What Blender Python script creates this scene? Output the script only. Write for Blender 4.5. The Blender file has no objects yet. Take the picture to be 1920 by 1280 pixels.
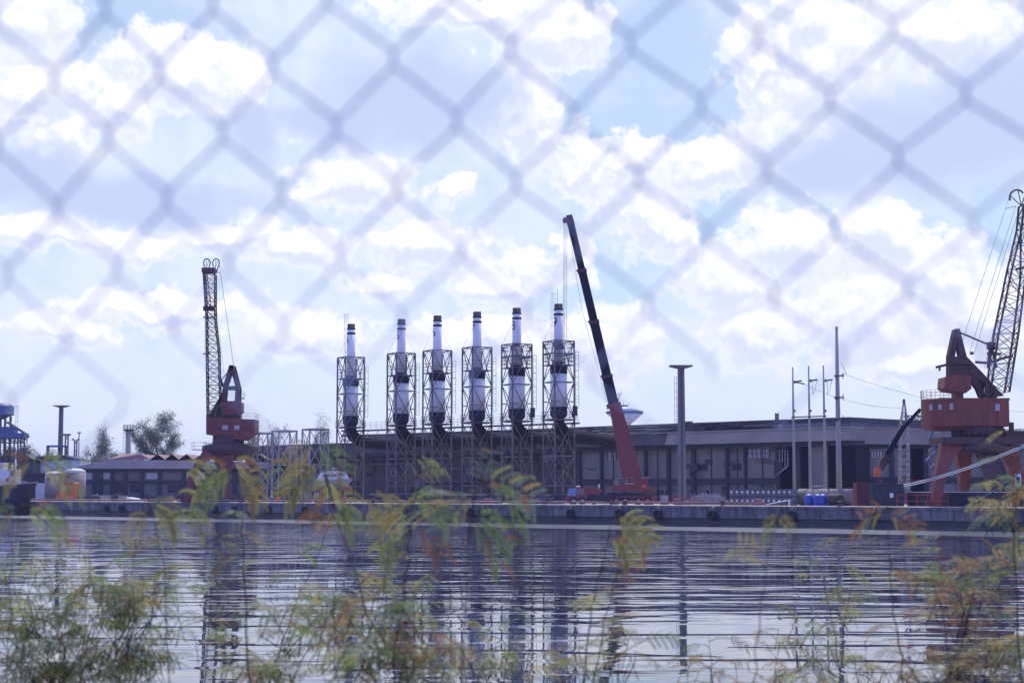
import bpy, math, random
from mathutils import Vector, Matrix
import numpy as np
random.seed(7)
R = random.Random(11)
scene = bpy.context.scene
COL = scene.collection
PI = math.pi

# ------------------------------------------------------------------ camera
F = 3200.0                       # focal length in pixels of the 1920-wide photograph
HC = 4.1                         # eye height above the water
TH = math.atan(281.0 / F)        # camera pitched up
QZ = 2.2                         # quay level above the water
cam_d = bpy.data.cameras.new('camera')
cam = bpy.data.objects.new('camera', cam_d)
COL.objects.link(cam)
cam.location = (0, 0, HC)
cam.rotation_euler = (PI / 2 + TH, 0, 0)
cam_d.sensor_width = 36.0
cam_d.lens = 36.0 * F / 1920.0
cam_d.clip_start = 0.05
cam_d.clip_end = 20000
cam_d.dof.use_dof = True
cam_d.dof.focus_distance = 260
cam_d.dof.aperture_fstop = 6.9
scene.camera = cam

fw = Vector((0, math.cos(TH), math.sin(TH)))
up = Vector((0, -math.sin(TH), math.cos(TH)))
def P(x, y, D):
    """the point at depth D seen at photo position x, y"""
    r = fw + Vector((1, 0, 0)) * ((x - 960) / F) + up * ((640 - y) / F)
    return Vector((0, 0, HC)) + r * (D / r.y)
# quay edge line
Q0 = Vector((-48.3, 291.6)); QD = Vector((101.9, -89.6)).normalized(); QN = Vector((-QD.y, QD.x))
QANG = math.atan2(QD.y, QD.x)
def depth(x, o):
    k = (x - 960) / F * math.cos(TH)
    return (o + Q0.dot(QN)) / (k * QN.x + QN.y)
def Q(x, o, z=QZ):
    D = depth(x, o)
    return Vector(((x - 960) / F * (D * math.cos(TH) + (z - HC) * math.sin(TH)), D, z))
def S(D): return D / F           # metres per photo pixel at depth D

# ------------------------------------------------------------------ materials
MATS = {}
def mat(name, c, rough=.6, metal=0., var=.25, scale=1.5, c2=None, streak=0., bump=0., spec=.5, transl=0., detail=6.):
    if name in MATS: return MATS[name]
    m = bpy.data.materials.new(name); MATS[name] = m
    m.use_nodes = True
    nt = m.node_tree; N = nt.nodes; L = nt.links
    b = N['Principled BSDF']
    b.inputs['Roughness'].default_value = rough
    b.inputs['Metallic'].default_value = metal
    b.inputs['Specular IOR Level'].default_value = spec
    tc = N.new('ShaderNodeTexCoord')
    no = N.new('ShaderNodeTexNoise'); no.inputs['Scale'].default_value = scale; no.inputs['Detail'].default_value = detail
    no.inputs['Roughness'].default_value = .65
    oi = N.new('ShaderNodeObjectInfo'); sc_ = N.new('ShaderNodeVectorMath'); sc_.operation = 'SCALE'; sc_.inputs[0].default_value = (37, 53, 71); L.new(oi.outputs['Random'], sc_.inputs[3])
    ad = N.new('ShaderNodeVectorMath'); L.new(tc.outputs['Object'], ad.inputs[0]); L.new(sc_.outputs[0], ad.inputs[1])
    if streak:
        mp = N.new('ShaderNodeMapping'); mp.inputs['Scale'].default_value = (1, 1, 1 / streak)
        L.new(ad.outputs[0], mp.inputs['Vector']); L.new(mp.outputs[0], no.inputs['Vector'])
    else:
        L.new(ad.outputs[0], no.inputs['Vector'])
    cr = N.new('ShaderNodeValToRGB')
    if c2 is None: c2 = tuple(x * (1 - var) for x in c)
    c1 = tuple(min(1, x * (1 + var * .6)) for x in c)
    cr.color_ramp.elements[0].position = .32; cr.color_ramp.elements[1].position = .68
    cr.color_ramp.elements[0].color = (*c2, 1); cr.color_ramp.elements[1].color = (*c1, 1)
    L.new(no.outputs['Fac'], cr.inputs[0]); L.new(cr.outputs[0], b.inputs['Base Color'])
    if bump:
        bp = N.new('ShaderNodeBump'); bp.inputs['Distance'].default_value = bump
        L.new(no.outputs['Fac'], bp.inputs['Height']); L.new(bp.outputs[0], b.inputs['Normal'])
    if transl:
        t = N.new('ShaderNodeBsdfTranslucent'); mx = N.new('ShaderNodeMixShader'); mx.inputs[0].default_value = transl
        L.new(cr.outputs[0], t.inputs['Color']); L.new(b.outputs[0], mx.inputs[1]); L.new(t.outputs[0], mx.inputs[2])
        L.new(mx.outputs[0], N['Material Output'].inputs['Surface'])
    return m
concrete = mat('concrete', (.17, .168, .175), .85, scale=1.1, var=.6, streak=5, bump=.03, c2=(.05, .05, .055))
concrete_top = mat('concrete_top', (.36, .32, .29), .9, scale=.3, var=.3)
wet_band = mat('wet_weed_band', (.035, .036, .034), .5, scale=1.2, var=.4)
beige = mat('beige_panel', (.19, .175, .175), .8, scale=.25, var=.28, streak=4)
beige_l = mat('beige_fascia', (.24, .22, .215), .8, scale=.2, var=.18)
darkgrey = mat('dark_grey_concrete', (.038, .039, .044), .8, scale=.6, var=.35)
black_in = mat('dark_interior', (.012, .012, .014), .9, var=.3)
redbrown = mat('red_brown_sheet', (.055, .036, .036), .75, scale=.5, var=.5, streak=3)
roofgrey = mat('weathered_roof_sheet', (.07, .068, .07), .9, scale=.5, var=.5)
tile_red = mat('terracotta_roof', (.24, .145, .14), .8, scale=1.0, var=.25)
steel = mat('galvanised_steel', (.34, .34, .36), .5, .3, scale=1.5, var=.25)
steel_d = mat('dark_painted_steel', (.10, .10, .115), .55, .2, scale=1.5, var=.3)
frame_m = mat('grey_tower_paint', (.20, .18, .185), .7, .1, scale=.6, var=.2, c2=(.11, .075, .06))
stack_w = mat('white_chimney_paint', (.80, .81, .84), .4, scale=.6, var=.14, streak=8)
stack_k = mat('black_chimney_paint', (.018, .018, .028), .7, var=.3, spec=.15)
duct_m = mat('sooty_duct', (.022, .02, .022), .9, var=.4, spec=.1)
rust_red = mat('rusty_red_crane_paint', (.23, .055, .032), .6, scale=.7, var=.35, c2=(.14, .030, .018), streak=2)
crane_red = mat('dark_red_crane_paint', (.20, .044, .030), .6, scale=.6, var=.35, c2=(.12, .022, .02))
orange_d = mat('orange_crane_paint', (.24, .055, .026), .65, scale=.9, var=.25, c2=(.13, .035, .022), streak=4)
crane_dark = mat('crane_dark_steel', (.085, .038, .034), .65, scale=1., var=.4)
hoist_red = mat('mobile_crane_red', (.20, .022, .024), .4, scale=.8, var=.2)
boom_k = mat('boom_black', (.012, .014, .026), .7, spec=.15, scale=.6, var=.3)
glass = mat('window_glass', (.05, .07, .10), .08, scale=.8, var=.3, spec=.8)
pale_glass = mat('pale_window', (.30, .32, .37), .2, scale=1.5, var=.2)
rubber = mat('black_rubber', (.018, .018, .018), .85, scale=3, var=.3)
white_p = mat('white_paint', (.72, .72, .72), .4, scale=.8, var=.12)
navy = mat('navy_hull_paint', (.020, .022, .035), .5, scale=.5, var=.35)
blue_p = mat('blue_plastic', (.020, .055, .36), .4, scale=1.5, var=.2)
blue_st = mat('blue_steel_paint', (.07, .11, .24), .5, scale=1, var=.25)
red_p = mat('red_paint', (.46, .035, .03), .5, scale=1.5, var=.2)
orange_p = mat('orange_paint', (.62, .11, .03), .45, scale=1.0, var=.15)
pinkgrey = mat('pinkish_silo_paint', (.28, .235, .245), .7, scale=.5, var=.2, streak=4)
tote_m = mat('translucent_tank_plastic', (.15, .18, .24), .5, scale=1., var=.25)
wood_y = mat('yellow_crate', (.45, .29, .12), .8, scale=2, var=.25)
bark = mat('bark', (.06, .045, .035), .9, scale=8, var=.4)
leaf_far = mat('far_foliage', (.10, .13, .08), .8, scale=.5, var=.4, transl=.4)
leaf_far2 = mat('far_foliage_dull', (.12, .125, .10), .8, scale=.5, var=.4, transl=.4)
stem_m = mat('plant_stem', (.055, .038, .028), .8, scale=40, var=.35)
lf_green = mat('leaf_green', (.175, .255, .095), .5, scale=40, var=.35, transl=.6)
lf_olive = mat('leaf_olive', (.29, .30, .11), .5, scale=40, var=.35, transl=.6)
lf_yellow = mat('leaf_yellow', (.36, .29, .11), .55, scale=40, var=.3, transl=.5)
lf_rust = mat('leaf_rust', (.30, .155, .075), .6, scale=40, var=.35, transl=.45)
lf_dark = mat('leaf_blue_green', (.17, .24, .17), .5, scale=40, var=.35, transl=.4)
wire_m = mat('galvanised_wire', (.46, .53, .74), .5, .1, scale=60, var=.2)
rope_m = mat('mooring_rope_fibre', (.48, .52, .60), .8, scale=4, var=.2)
cable_m = mat('steel_cable', (.06, .06, .07), .6, scale=3, var=.2)
mesh_pile = mat('zinc_mesh', (.36, .37, .40), .5, .4, scale=2, var=.35)
bank_m = mat('bank_earth', (.10, .08, .055), .95, scale=1.2, var=.4, bump=.05)
land_m = mat('yard_ground', (.17, .155, .14), .95, scale=.05, var=.3)

# ------------------------------------------------------------------ mesh builder
class MB:
    def __init__(s): s.v = []; s.f = []; s.mi = []; s.sm = []
    def add(s, vs, fs, m=0, smooth=False):
        o = len(s.v)
        s.v += [tuple(p) for p in vs]
        for f in fs:
            s.f.append([i + o for i in f]); s.mi.append(m); s.sm.append(smooth)
    def box(s, c, d, m=0, rz=0.):
        c = Vector(c); hx, hy, hz = d[0] / 2, d[1] / 2, d[2] / 2
        vs = []
        for z in (-hz, hz):
            for x, y in ((-hx, -hy), (hx, -hy), (hx, hy), (-hx, hy)):
                if rz: x, y = x * math.cos(rz) - y * math.sin(rz), x * math.sin(rz) + y * math.cos(rz)
                vs.append((c.x + x, c.y + y, c.z + z))
        s.add(vs, [(3, 2, 1, 0), (4, 5, 6, 7), (0, 1, 5, 4), (1, 2, 6, 5), (2, 3, 7, 6), (3, 0, 4, 7)], m)
    def bx(s, x0, x1, y0, y1, z0, z1, m=0):
        s.box(((x0 + x1) / 2, (y0 + y1) / 2, (z0 + z1) / 2), (abs(x1 - x0), abs(y1 - y0), abs(z1 - z0)), m)
    def bar(s, a, b, w, h=None, m=0, w2=None):
        a = Vector(a); b = Vector(b); d = b - a
        if d.length < 1e-6: return
        h = h or w; k = (w2 / w) if w2 else 1
        d.normalize()
        u = d.cross(Vector((0, 1, 0)))
        if u.length < .05: u = d.cross(Vector((1, 0, 0)))
        u.normalize(); n = d.cross(u)
        vs = []
        for p, q in ((a, 1), (b, k)):
            for i, j in ((-1, -1), (1, -1), (1, 1), (-1, 1)):
                vs.append(p + u * (i * w * q / 2) + n * (j * h * q / 2))
        s.add(vs, [(3, 2, 1, 0), (4, 5, 6, 7), (0, 1, 5, 4), (1, 2, 6, 5), (2, 3, 7, 6), (3, 0, 4, 7)], m)
    def tube(s, pts, r, seg=8, m=0, caps=True):
        pts = [Vector(p) for p in pts]; n = len(pts)
        rr = r if isinstance(r, (list, tuple)) else [r] * n
        vs = []; ref = None
        for i, p in enumerate(pts):
            d = pts[min(i + 1, n - 1)] - pts[max(i - 1, 0)]
            if d.length < 1e-9: d = Vector((0, 0, 1))
            d.normalize()
            if ref is None:
                ref = d.cross(Vector((0, 1, 0)))
                if ref.length < .1: ref = d.cross(Vector((1, 0, 0)))
            u = ref - d * ref.dot(d)
            if u.length < 1e-6: u = d.orthogonal()
            u.normalize(); ref = u; w = d.cross(u)
            for k in range(seg):
                a = 2 * PI * k / seg
                vs.append(p + (u * math.cos(a) + w * math.sin(a)) * rr[i])
        fs = []
        for i in range(n - 1):
            for k in range(seg):
                fs.append((i * seg + k, i * seg + (k + 1) % seg, (i + 1) * seg + (k + 1) % seg, (i + 1) * seg + k))
        s.add(vs, fs, m, True)
        if caps:
            o = len(s.v) - len(vs)
            s.f.append([o + k for k in range(seg)][::-1]); s.mi.append(m); s.sm.append(False)
            s.f.append([o + (n - 1) * seg + k for k in range(seg)]); s.mi.append(m); s.sm.append(False)
    def lathe(s, prof, c=(0, 0, 0), seg=24, m=0, smooth=True):
        """prof: (r, z) from the bottom up, about the vertical through c"""
        c = Vector(c); vs = []; fs = []
        for r, z in prof:
            for k in range(seg):
                a = 2 * PI * k / seg
                vs.append((c.x + r * math.cos(a), c.y + r * math.sin(a), c.z + z))
        for i in range(len(prof) - 1):
            for k in range(seg):
                fs.append((i * seg + k, i * seg + (k + 1) % seg, (i + 1) * seg + (k + 1) % seg, (i + 1) * seg + k))
        s.add(vs, fs, m, smooth)
        o = len(s.v) - len(vs)
        if prof[0][0] > .001: s.f.append([o + k for k in range(seg)][::-1]); s.mi.append(m); s.sm.append(False)
        if prof[-1][0] > .001: s.f.append([o + (len(prof) - 1) * seg + k for k in range(seg)]); s.mi.append(m); s.sm.append(False)
    def prism(s, poly, y0, y1, m=0):
        """poly: (x, z) outline, given a thickness y0..y1"""
        n = len(poly)
        vs = [(x, y0, z) for x, z in poly] + [(x, y1, z) for x, z in poly]
        fs = [tuple(range(n)), tuple(range(2 * n - 1, n - 1, -1))]
        fs += [(i, i + n, (i + 1) % n + n, (i + 1) % n) for i in range(n)]
        s.add(vs, fs, m)
    def quad(s, a, b, c, d, m=0): s.add([a, b, c, d], [(0, 1, 2, 3)], m)
    def truss(s, A, B, n, ch, br, m=0, faces=(0, 1, 2, 3), x=False, horiz=True):
        """lattice from the corner loop A to the corner loop B"""
        A = [Vector(p) for p in A]; B = [Vector(p) for p in B]; k = len(A)
        for a, b in zip(A, B): s.bar(a, b, ch, m=m)
        for i in range(n + 1):
            t = i / n; c = [a.lerp(b, t) for a, b in zip(A, B)]
            if horiz:
                for j in faces: s.bar(c[j], c[(j + 1) % k], br, m=m)
            if i < n:
                e = [a.lerp(b, (i + 1) / n) for a, b in zip(A, B)]
                for j in faces:
                    if x or (i + j) % 2 == 0: s.bar(c[j], e[(j + 1) % k], br, m=m)
                    if x or (i + j) % 2 == 1: s.bar(c[(j + 1) % k], e[j], br, m=m)
    def build(s, name, mats, parent=None):
        me = bpy.data.meshes.new(name)
        me.from_pydata(s.v, [], s.f); me.update()
        if not isinstance(mats, (list, tuple)): mats = [mats]
        for q in mats: me.materials.append(q)
        me.polygons.foreach_set('material_index', s.mi)
        me.polygons.foreach_set('use_smooth', s.sm)
        o = bpy.data.objects.new(name, me); COL.objects.link(o)
        if parent: o.parent = parent
        return o
def tag(o, label=None, cat=None, group=None, kind=None):
    if label: o['label'] = label
    if cat: o['category'] = cat
    if group: o['group'] = group
    if kind: o['kind'] = kind
    return o
def thing(name, label, cat, loc, rz=0., group=None):
    o = bpy.data.objects.new(name, None); COL.objects.link(o)
    o.empty_display_size = .5
    o.location = loc; o.rotation_euler = (0, 0, rz)
    return tag(o, label, cat, group)
def kids(o): return [c for c in bpy.data.objects if c.parent == o]
def dup(root, loc, label, rz=None):
    r = root.copy(); COL.objects.link(r); r.location = loc
    if rz is not None: r.rotation_euler = (0, 0, rz)
    r['label'] = label
    for ch in kids(root):
        c = ch.copy(); COL.objects.link(c); c.parent = r
        for g in kids(ch):
            d = g.copy(); COL.objects.link(d); d.parent = c
    return r
def single(name, mb, mats, label, cat, loc, rz=0., group=None):
    o = mb.build(name, mats); o.location = loc; o.rotation_euler = (0, 0, rz)
    return tag(o, label, cat, group)
ORD = ['first', 'second', 'third', 'fourth', 'fifth', 'sixth', 'seventh', 'eighth', 'ninth', 'tenth', 'eleventh', 'twelfth', 'thirteenth', 'fourteenth', 'fifteenth']
def railing(mb, pts, h=1.1, r=.035, posts=1.6, mid=1, m=0):
    pts = [Vector(p) for p in pts]
    for a, b in zip(pts, pts[1:]):
        n = max(1, int((b - a).length / posts))
        for k in range(mid + 1):
            z = h * (k + 1) / (mid + 1); mb.bar(a + Vector((0, 0, z)), b + Vector((0, 0, z)), r * 1.6, m=m)
        for i in range(n + 1):
            p = a.lerp(b, i / n); mb.bar(p, p + Vector((0, 0, h)), r * 1.6, m=m)
def ladder(mb, a, b, w=.5, r=.05, step=.6, side=Vector((1, 0, 0)), m=0):
    a = Vector(a); b = Vector(b); sd = Vector(side) * w / 2
    mb.bar(a - sd, b - sd, r, m=m); mb.bar(a + sd, b + sd, r, m=m)
    n = int((b - a).length / step)
    for i in range(n + 1):
        p = a.lerp(b, i / n); mb.bar(p - sd, p + sd, r * .8, m=m)

# ------------------------------------------------------------------ sky, sun, haze
SUN_EL, SUN_AZ = math.radians(62), math.radians(7)     # high, ahead of the camera and a little to the right
w = bpy.data.worlds.new('World'); scene.world = w; w.use_nodes = True
nt = w.node_tree; N = nt.nodes; L = nt.links; N.clear()
def nd(t, **kw):
    n = N.new(t)
    for k, v in kw.items(): setattr(n, k, v)
    return n
def sock(n, i, v):
    if isinstance(v, bpy.types.NodeSocket): L.new(v, n.inputs[i])
    else: n.inputs[i].default_value = v
def M(op, a, b=0., c=0., clamp=False):
    n = nd('ShaderNodeMath', operation=op, use_clamp=clamp); sock(n, 0, a); sock(n, 1, b); sock(n, 2, c); return n.outputs[0]
def V(op, a, b=(0, 0, 0)):
    n = nd('ShaderNodeVectorMath', operation=op); sock(n, 0, a); sock(n, 1, b)
    return n.outputs['Value'] if op in ('LENGTH', 'DOT_PRODUCT') else n.outputs['Vector']
def noise(vec, scale, detail=5., rough=.55, col=False, lac=2.):
    n = nd('ShaderNodeTexNoise'); sock(n, 'Vector', vec); n.inputs['Scale'].default_value = scale
    n.inputs['Detail'].default_value = detail; n.inputs['Roughness'].default_value = rough; n.inputs['Lacunarity'].default_value = lac
    return n.outputs['Color' if col else 'Fac']
def smooth(v, a, b, lo=0., hi=1.):
    n = nd('ShaderNodeMapRange', interpolation_type='SMOOTHSTEP'); sock(n, 0, v)
    for i, q in enumerate((a, b, lo, hi)): n.inputs[1 + i].default_value = q
    return n.outputs[0]
def mixc(f, a, b):
    n = nd('ShaderNodeMix', data_type='RGBA'); sock(n, 0, f)
    for i, q in ((6, a), (7, b)):
        if isinstance(q, bpy.types.NodeSocket): L.new(q, n.inputs[i])
        else: n.inputs[i].default_value = (*q, 1)
    return n.outputs[2]
tc = nd('ShaderNodeTexCoord'); dirv = tc.outputs['Generated']
sx = nd('ShaderNodeSeparateXYZ'); L.new(dirv, sx.inputs[0])
az = M('ARCTAN2', sx.outputs[0], sx.outputs[1])
el = M('ARCSINE', sx.outputs[2])
cb = nd('ShaderNodeCombineXYZ'); L.new(M('MULTIPLY', az, 32.), cb.inputs[0]); L.new(M('MULTIPLY', el, 32.), cb.inputs[1])
p0 = cb.outputs[0]                                   # sky position: azimuth and elevation, 1 unit = 1.8 degrees
def ae(x, y):                                        # where in the sky a cloud stands
    d = (P(x, y, 100) - Vector((0, 0, HC))).normalized()
    return (math.atan2(d.x, d.y) * 32, math.asin(d.z) * 32)
def warp(p):
    a = V('MULTIPLY', V('SUBTRACT', noise(p, .75, 3., .5, True), (.5, .5, .5)), (1.6, 1.1, 0))
    b = V('MULTIPLY', V('SUBTRACT', noise(p, 3.0, 6., .62, True), (.5, .5, .5)), (.60, .50, 0))
    q = V('ADD', p, a)
    return V('ADD', q, b), q
p1, p2 = warp(p0)
def blobs(vec, lst):
    out = None
    for x, y, rx, ry in lst:
        cx, cy = ae(x, y)
        d = V('LENGTH', V('MULTIPLY', V('SUBTRACT', vec, (cx, cy, 0)), (100. / rx, 100. / ry, 0)))
        f = M('SUBTRACT', 1.0, d)
        if out is None: out = f
        else:
            n = nd('ShaderNodeMath', operation='SMOOTH_MAX'); sock(n, 0, out); sock(n, 1, f); n.inputs[2].default_value = .25; out = n.outputs[0]
    return out
cum = [(1420, 130, 80, 110), (1490, 60, 90, 90), (1560, 130, 150, 160), (1760, 60, 200, 90), (1500, 260, 130, 80), (1350, 310, 150, 60), (1190, 300, 70, 70),
       (1640, 450, 95, 75), (1740, 510, 120, 80), (1490, 460, 110, 80), (1370, 520, 120, 100), (1860, 580, 110, 100), (1620, 590, 240, 90), (1230, 420, 60, 90),
       (340, 130, 140, 90), (210, 200, 110, 80), (60, 180, 110, 90), (130, 260, 75, 75), (440, 170, 70, 80), (20, 20, 150, 100),
       (1020, 70, 120, 110), (990, 220, 80, 110), (1090, 320, 60, 90), (880, 20, 200, 40),
       (560, 470, 120, 50), (800, 450, 110, 60), (930, 520, 120, 60), (720, 520, 90, 50), (1080, 480, 60, 50),
       (660, 340, 140, 70), (100, 430, 150, 40), (260, 460, 80, 30), (430, 430, 110, 40), (850, 350, 50, 30),
       (300, 570, 200, 40), (560, 620, 150, 60), (120, 620, 120, 40), (1130, 640, 130, 90), (1420, 640, 120, 80), (1720, 680, 150, 60), (900, 640, 220, 60)]
shd = [(780, 190, 260, 110), (1720, 270, 260, 130), (1560, 310, 170, 80), (250, 370, 300, 60), (640, 240, 160, 60), (1860, 220, 160, 160), (60, 330, 150, 60), (480, 250, 60, 90)]
gap = [(1240, 90, 150, 150), (1240, 220, 140, 70), (230, 40, 170, 60), (1860, 430, 110, 70), (1150, 520, 110, 60), (1330, 420, 70, 60), (1480, 10, 60, 40)]
fs_ = blobs(p2, shd); fg = blobs(p2, gap)
def density(p):
    q, _ = warp(p)
    d_ = M('SUBTRACT', noise(p, 2.6, 9., .60), .5); m_ = M('SUBTRACT', noise(p, 1.4, 6., .55), .5)
    soft = M('ADD', blobs(q, cum), M('MULTIPLY', m_, .9))
    return M('ADD', soft, M('MULTIPLY', d_, 1.1)), d_, m_, M('ADD', soft, M('MULTIPLY', d_, .35))
big = M('SUBTRACT', noise(p0, .55, 4., .5), .5)
f1, det, mid, s1 = density(p0)
_, _, _, su = density(V('ADD', p0, (.05, .26, 0)))       # a little nearer the sun
cov = smooth(f1, -.06, .26)
lit = smooth(M('SUBTRACT', s1, su), -.22, .34)  # tops pass more light than bellies
rim = smooth(f1, .55, .05)
veil = smooth(M('ADD', M('ADD', M('MULTIPLY', big, 1.4), M('MULTIPLY', mid, 1.2)), M('MULTIPLY', M('MAXIMUM', fg, -.6), -.55)), -.35, .6)
shade = M('MULTIPLY', smooth(M('ADD', fs_, M('MULTIPLY', mid, .7)), -.05, .6), 1.)
shade2 = smooth(M('ADD', M('MULTIPLY', mid, 1.), M('MULTIPLY', det, .45)), -.30, .10)
sky = nd('ShaderNodeTexSky', sky_type='NISHITA'); sky.sun_disc = False
sky.sun_elevation = SUN_EL; sky.sun_rotation = SUN_AZ; sky.altitude = 5; sky.air_density = 1.0; sky.dust_density = .6; sky.ozone_density = 8.0
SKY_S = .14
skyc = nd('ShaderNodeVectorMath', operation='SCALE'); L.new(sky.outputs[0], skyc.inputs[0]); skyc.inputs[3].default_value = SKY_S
W_HI = (.68, .68, .70); W_MID = (.45, .49, .60); W_SH = (.345, .40, .56); W_VEIL = (.50, .54, .635); W_GAP = (.32, .36, .40)
lum = M('MAXIMUM', lit, M('MULTIPLY', rim, .6))
body = mixc(M('MULTIPLY', lum, M('SUBTRACT', 1.15, M('MULTIPLY', shade2, .45)), 0., True), W_MID, W_HI)
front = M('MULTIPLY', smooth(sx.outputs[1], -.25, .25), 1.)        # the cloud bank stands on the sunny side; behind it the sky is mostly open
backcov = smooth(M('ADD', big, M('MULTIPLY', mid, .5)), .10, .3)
c0 = mixc(.72, skyc.outputs[0], W_GAP)
c0 = mixc(M('MULTIPLY', veil, .85), c0, W_VEIL)
c1 = mixc(cov, c0, body)
c2 = mixc(M('MULTIPLY', shade, .95), c1, W_SH)
cback = mixc(M('MULTIPLY', backcov, .12), V('MULTIPLY', skyc.outputs[0], (1.35, 1.02, 1.40)), (1.6, 1.65, 1.85))  # rear sky tinted violet and brightened, added as blue fill for camera-facing shade
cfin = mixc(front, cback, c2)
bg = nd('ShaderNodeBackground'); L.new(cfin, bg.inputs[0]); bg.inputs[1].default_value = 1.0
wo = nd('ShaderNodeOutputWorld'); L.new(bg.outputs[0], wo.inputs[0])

sun = bpy.data.lights.new('sun', 'SUN'); sun.energy = 2.2; sun.angle = math.radians(.5); sun.color = (1, .95, .86)
so = bpy.data.objects.new('sun', sun); COL.objects.link(so)
sd = Vector((math.sin(SUN_AZ) * math.cos(SUN_EL), math.cos(SUN_AZ) * math.cos(SUN_EL), math.sin(SUN_EL)))
so.rotation_euler = sd.to_track_quat('Z', 'Y').to_euler()

scene.view_settings.view_transform = 'Standard'; scene.view_settings.look = 'None'
scene.view_settings.exposure = 0.8; scene.view_settings.gamma = 1.0
scene.render.film_transparent = False
scene.cycles.use_denoising = True
scene.cycles.max_bounces = 6; scene.cycles.volume_bounces = 0; scene.cycles.transparent_max_bounces = 8
scene.cycles.sample_clamp_indirect = 6

# ------------------------------------------------------------------ ground, water, quay
wm = bpy.data.materials.new('harbour_water'); wm.use_nodes = True
nt = wm.node_tree; N = nt.nodes; L = nt.links
b = N['Principled BSDF']; b.inputs['Base Color'].default_value = (.022, .030, .055, 1)
b.inputs['IOR'].default_value = 1.333
tcw = N.new('ShaderNodeTexCoord')
def wnoise(sc, detail, rough, sxyz, rot=0.):
    mp = N.new('ShaderNodeMapping'); mp.inputs['Scale'].default_value = sxyz; mp.inputs['Rotation'].default_value = (0, 0, rot)
    L.new(tcw.outputs['Object'], mp.inputs[0])
    return noise(mp.outputs[0], sc, detail, rough)
n1 = wnoise(1., 2.5, .45, (.11, .38, 1), .06)
n2 = wnoise(1., 2., .5, (.9, 2.2, 1), -.1)
patch = smooth(wnoise(1., 2., .5, (.012, .035, 1), .2), .38, .62)
n4 = wnoise(1., 2., .5, (.05, .10, 1), .3)
spy = N.new('ShaderNodeSeparateXYZ'); L.new(tcw.outputs['Object'], spy.inputs[0])
# distance from the quay wall, for the bands of wind ripple along it
qd = M('ADD', M('MULTIPLY', spy.outputs[0], -QN.x), M('ADD', M('MULTIPLY', spy.outputs[1], -QN.y), Q0.dot(QN)))
qn = M('ADD', qd, M('MULTIPLY', M('SUBTRACT', wnoise(1., 3., .5, (.02, .06, 1)), .5), 14.))
band1 = M('MULTIPLY', smooth(qn, 20., 24.), smooth(qn, 42., 37.))
band2 = M('MULTIPLY', smooth(qn, 40., 45.), smooth(qn, 100., 66.))
hgt = M('ADD', M('ADD', M('MULTIPLY', M('ADD', M('MULTIPLY', n1, .16), M('MULTIPLY', smooth(n1, .44, .60), .36)), M('ADD', .012, M('MULTIPLY', M('MAXIMUM', patch, M('MULTIPLY', smooth(qn, 40., 60.), smooth(qn, 190., 120.))), .082))), M('MULTIPLY', n2, M('ADD', .0015, M('MULTIPLY', band2, .022)))), M('MULTIPLY', n4, .05))
bp = N.new('ShaderNodeBump'); bp.inputs['Strength'].default_value = 1.; bp.inputs['Distance'].default_value = 1.
L.new(hgt, bp.inputs['Height']); L.new(bp.outputs[0], b.inputs['Normal'])
rg = M('ADD', .004, M('MULTIPLY', band1, .36))
L.new(rg, b.inputs['Roughness'])
mb = MB(); mb.quad((-1500, -200, 0), (1500, -200, 0), (1500, 1500, 0), (-1500, 1500, 0))
tag(mb.build('water', wm), kind='structure')
mb = MB()
g = [(-40, -30, 2.3), (40, -30, 2.3), (40, 7, 2.3), (-40, 7, 2.3), (40, 15, -1.2), (-40, 15, -1.2)]
mb.add(g, [(0, 1, 2, 3), (3, 2, 4, 5)])
tag(mb.build('bank_ground', bank_m), kind='structure')
def qf(u, o, z): # along the edge from Q0, inland
    return (Q0.x + QD.x * u + QN.x * o, Q0.y + QD.y * u + QN.y * o, z)
U0, U1 = -54.0, 1500
U0 = (Q(36, 0).xy - Q0).dot(QD)     # the quay ends at the left, where the tug lies
mb = MB()
mb.quad(qf(U0 - 2, .7, QZ - .004), qf(U1, .7, QZ - .004), qf(U1, 40, QZ - .004), qf(U0 - 2, 40, QZ - .004))
tag(mb.build('quay_deck', concrete_top), kind='structure')
mb = MB()
mb.quad(qf(-3000, 40, QZ - .008), qf(3000, 40, QZ - .008), qf(3000, 4000, QZ - .008), qf(-3000, 4000, QZ - .008))
mb.quad(qf(-3000, 38, QZ - .1), qf(-3000, 38, -2), qf(3000, 38, -2), qf(3000, 38, QZ - .1))
tag(mb.build('yard_ground', land_m), kind='structure')
mb = MB()
def qbox(mb, u0, u1, o0, o1, z0, z1, m=0):
    vs = [qf(u0, o0, z0), qf(u1, o0, z0), qf(u1, o1, z0), qf(u0, o1, z0), qf(u0, o0, z1), qf(u1, o0, z1), qf(u1, o1, z1), qf(u0, o1, z1)]
    mb.add(vs, [(3, 2, 1, 0), (4, 5, 6, 7), (0, 1, 5, 4), (1, 2, 6, 5), (2, 3, 7, 6), (3, 0, 4, 7)], m)
u = U0
k = 0
while u < 220:                       # cast wall bays with joints between them
    ln = 9.0 + R.uniform(-.6, .6)
    off = R.uniform(0, .08)
    qbox(mb, u + .04, u + ln - .04, off, 1.4, .62, QZ - .32, 0)
    qbox(mb, u, u + ln, .14 + R.uniform(0, .1), 1.3, -2, .62 - R.uniform(0, .12), 1)
    u += ln; k += 1
vs = [qf(u_, o_, z_) for u_ in (U0, U1) for o_, z_ in ((-.12, QZ - .32), (-.12, QZ + .02), (.14, QZ + .10), (.9, QZ + .11), (.9, QZ - .32))]
mb.add(vs, [(0, 1, 6, 5), (1, 2, 7, 6), (2, 3, 8, 7), (3, 4, 9, 8), (0, 5, 9, 4), (4, 3, 2, 1, 0), (5, 6, 7, 8, 9)], 2)
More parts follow.
